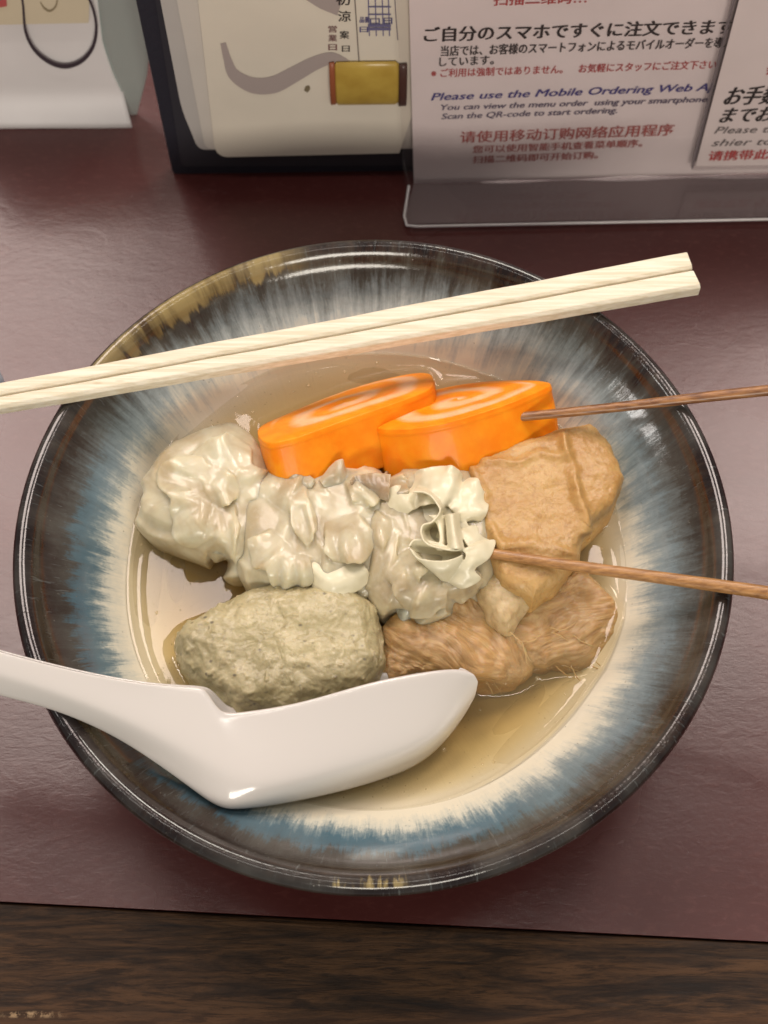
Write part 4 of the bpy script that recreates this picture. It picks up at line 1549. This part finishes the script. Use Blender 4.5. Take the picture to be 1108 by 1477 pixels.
# clear stand with the ordering notice
ap = vplane((594, 268), (1108, 256))
st = empty('acrylic_sign_stand', at(850, 300, 0), 'clear acrylic stand on the table holding a white notice about phone ordering', 'sign')
acr = m_clear((0.985, 0.98, 0.98), 0.015, (0.45, 0.40, 0.41))
edge = plain('acrylic_edge', (0.62, 0.58, 0.58), 0.2, coat=0.4)
slab('panel', rounded([(568, -120), (1400, -150), (1340, 252), (582, 268)], [0, 0, 0, 4]), ap, 0.0015, 0.002, acr, st)
# base plate lying on the table
basepts = rounded([(597, 268), (1400, 250), (1420, 312), (580, 328)], [0, 0, 10, 14], 8)
B3 = np.array([at(a, b, 0.02) for a, b in basepts])
k = len(B3)
bs = mesh('base', np.concatenate([B3 + [0, 0, 0.0022], B3]), [tuple(range(k - 1, -1, -1)), tuple(range(k, 2 * k))] + [(i, k + i, k + (i + 1) % k, (i + 1) % k) for i in range(k)], m_clear((0.85, 0.82, 0.84), 0.22, (0.42, 0.34, 0.34)), smooth=False, parent=st)
sel = [at(a, b, 0.25) for a, b in arclen_resample(np.array(rounded([(590, 268), (581, 327), (1400, 310)], [0, 14, 0], 10)), 60)]
tube('base_edge', sel, [0.0005] * 60, edge, parent=st, n=8)
notice_m = m_paper((0.86, 0.75, 0.75), 0.35, 0.25)
# the paper, slightly wavy
NX, NZ = 60, 30
p_, n_, d_ = ap
V = []
for i in range(NX):
    for j in range(NZ):
        u, v = i / (NX - 1), j / (NZ - 1)
        x = (597 - 10 * v) * (1 - u) + (1330 + 60 * v) * u
        y = (265 - 15 * u * 1.5 + 1.2 * math.sin(u * 26)) * (1 - v) + (-130) * v
        q = on_plane(x, y, p_ + n_ * (-0.0010), n_)
        V.append(q + n_ * 0.0001 * math.sin(u * 9 + v * 3))
sheet_o = mesh('notice_sheet', V, grid_faces(NX, NZ), notice_m, parent=st)
TO = -0.00072
T_ = lambda *a, **k: text_on(*a, pl=ap, off=TO, parent=sheet_o, **k)
T_('扫描二维码…・', (712, 7), (862, 3), 17, col=RED, bold=0.02)
T_('ご自分のスマホですぐに注文できます', (612, 59), (1056, 47), 20, col=BLACK, bold=0.035)
T_('当店では、お客様のスマートフォンによるモバイルオーダーを導入', (636, 80), (1056, 67), 14, col=(0.06, 0.05, 0.05), bold=0.03)
T_('しています。', (634, 95), (712, 92), 13, col=(0.06, 0.05, 0.05), bold=0.03)
T_('※ ご利用は強制ではありません。　お気軽にスタッフにご注文下さい', (622, 111), (1032, 98), 11.5, col=RED, bold=0.02)
T_('Please use the Mobile Ordering Web App', (622, 145), (1046, 130), 13, col=BLUE, bold=0.03, shear=0.25)
T_('You can view the menu order  using your smartphone.', (636, 159), (1022, 147), 10, col=GREY, bold=0.03, shear=0.2)
T_('Scan the QR-code to start ordering.', (637, 172), (890, 163), 10, col=GREY, bold=0.03, shear=0.2)
T_('请使用移动订购网络应用程序', (664, 205), (970, 194), 15.5, col=(0.46, 0.12, 0.11), bold=0.02)
T_('您可以使用智能手机查看菜单顺序。', (682, 220), (926, 211), 10, col=(0.46, 0.15, 0.14), bold=0.03)
T_('扫描二维码即可开始订购。', (682, 235), (862, 228), 10, col=(0.46, 0.15, 0.14), bold=0.03)

# smaller notice in its sleeve in front of the stand, at the right
np_ = vplane((1000, 250), (1180, 246))
nt_ = empty('small_notice', at(1090, 249, 0), 'small white notice in a clear sleeve at the right edge, leaning on the sign stand', 'sign')
slab('sleeve', [(1070, -60), (1500, -60), (1400, 238), (998, 246)], np_, 0.0044, 0.0010, m_clear((0.92, 0.9, 0.9), 0.08, (0.5, 0.46, 0.46)), nt_)
small = slab('paper', [(1082, -60), (1500, -60), (1400, 233), (1003, 240)], np_, 0.0052, 0.0005, m_paper((0.74, 0.63, 0.62), 0.35), nt_)
slab('sleeve_edge', [(1073, -60), (1075, -60), (1000, 243), (997.5, 243)], np_, 0.0056, 0.0016, plain('sleeve_edge_grey', (0.17, 0.14, 0.15), 0.3), nt_)
N_ = lambda *a, **k: text_on(*a, pl=np_, off=0.0055, parent=small, **k)
N_('お手数ですがこのまま', (1044, 150), (1310, 142), 25, col=BLACK, bold=0.03, shear=0.25)
N_('までお持ちくださいま', (1038, 176), (1300, 168), 21, col=BLACK, bold=0.03, shear=0.25)
N_('Please take this to the ca', (1030, 193), (1280, 187), 12, col=(0.13, 0.11, 0.11), bold=0.01, shear=0.25)
N_('shier to pay your bill', (1026, 211), (1265, 205), 12, col=(0.13, 0.11, 0.11), bold=0.01, shear=0.25)
N_('请携带此号码牌到收银台', (1021, 231), (1260, 224), 13, col=RED, bold=0.03)
N_('会計', (1104, 107), (1135, 106), 14, col=RED, bold=0.02)

# left white card in a bent clear sleeve
lp = vplane((0, 186), (192, 183))
lc = empty('white_card', at(60, 185, 0), 'white folded card with thin black loop drawing standing at the far left', 'card')
card_m = m_paper((0.80, 0.76, 0.76), 0.35)
# card bends: foot kicks forward
NX, NZ = 40, 30
p_, n_, d_ = lp
V = []
for i in range(NX):
    for j in range(NZ):
        u, v = i / (NX - 1), j / (NZ - 1)
        y = 184.5 * (1 - v) + (-70) * v
        xr = np.interp(y, [-70, 0, 60, 105, 130, 184], [128, 143, 150, 165, 177, 191])
        x = -120 * (1 - u) + xr * u
        q = on_plane(x, y, p_, n_)
        hgt = q[2]
        q = on_plane(x, y, p_ - n_ * (0.006 * min(hgt / 0.018, 1.0) + 0.0035 * max(hgt / 0.018 - 1, 0) * 0.2), n_)
        V.append(q)
card = mesh('card', V, grid_faces(NX, NZ), card_m, parent=lc)
modify(card, ('SOLIDIFY', dict(thickness=0.0004, offset=1)))
lp2 = (lp[0] - lp[1] * 0.0050, lp[1], lp[2])
slab('printed_patch', [(-60, -40), (130, -40), (128, 33), (-60, 37)], lp2, 0.0, 0.0002, m_paper((0.70, 0.60, 0.44)), lc)
blk = ink((0.05, 0.035, 0.045))
stroke([(26, -30), (33, 5), (37, 45), (50, 72), (72, 90), (95, 96), (118, 88), (134, 68), (139, 40), (134, 12), (122, -15)], [3, 3, 4, 5, 6, 6.5, 6, 5, 4, 3.5, 3], lp2, 0.0004, blk, lc)
stroke([(58, 3), (64, 12), (72, 16), (80, 10), (83, 0)], [1, 2.5, 3, 2.5, 2], lp2, 0.0004, ink((0.3, 0.24, 0.15)), lc, n=30)
slab('red_mark', [(-8, -8), (9, -8), (10, 9), (0, 11), (-8, 10)], lp2, 0.0004, 0.0002, plain('red_ink', (0.5, 0.1, 0.1), .5), lc)
# clear flap of the sleeve turned to the side
fv = m_clear((0.85, 0.92, 0.90), 0.42, (0.52, 0.58, 0.56), 0.12)
V = []
for j in range(20):
    v = j / 19
    y = 183 * (1 - v) - 60 * v
    xl = np.interp(y, [-70, 0, 60, 105, 130, 184], [126, 141, 148, 163, 175, 190])
    xr = np.interp(y, [-60, 104, 183], [225, 213, 192.5])
    for i in range(8):
        u = i / 7
        q = on_plane(xl * (1 - u) + xr * u, y, lp[0] - lp[1] * (0.0062 + 0.004 * u * v), lp[1])
        V.append(q)
flap = mesh('clear_flap', V, grid_faces(20, 8), fv, parent=lc)
modify(flap, ('SOLIDIFY', dict(thickness=0.0006, offset=-1)))

# small glass ornament cut by the left frame edge
g0 = at(-14, 545, 0.5)
V = []
for k in range(17):
    f = math.pi * k / 16
    for a in np.linspace(0, 2 * np.pi, 24, endpoint=False):
        r = 0.0042 * math.sin(f) * (1 + 0.12 * math.sin(3 * a + k * .4))
        V.append((g0[0] + r * math.cos(a), g0[1] + r * math.sin(a) * 1.1, 0.0051 - 0.005 * math.cos(f)))
gl_ = mesh('clear_chopstick_rest', V, grid_faces(17, 24, cv=True), m_clear((0.8, 0.86, 0.92), 0.35, (0.62, 0.66, 0.70)))
tag(gl_, 'small clear glass piece at the left frame edge just above the chopsticks', 'glass piece')
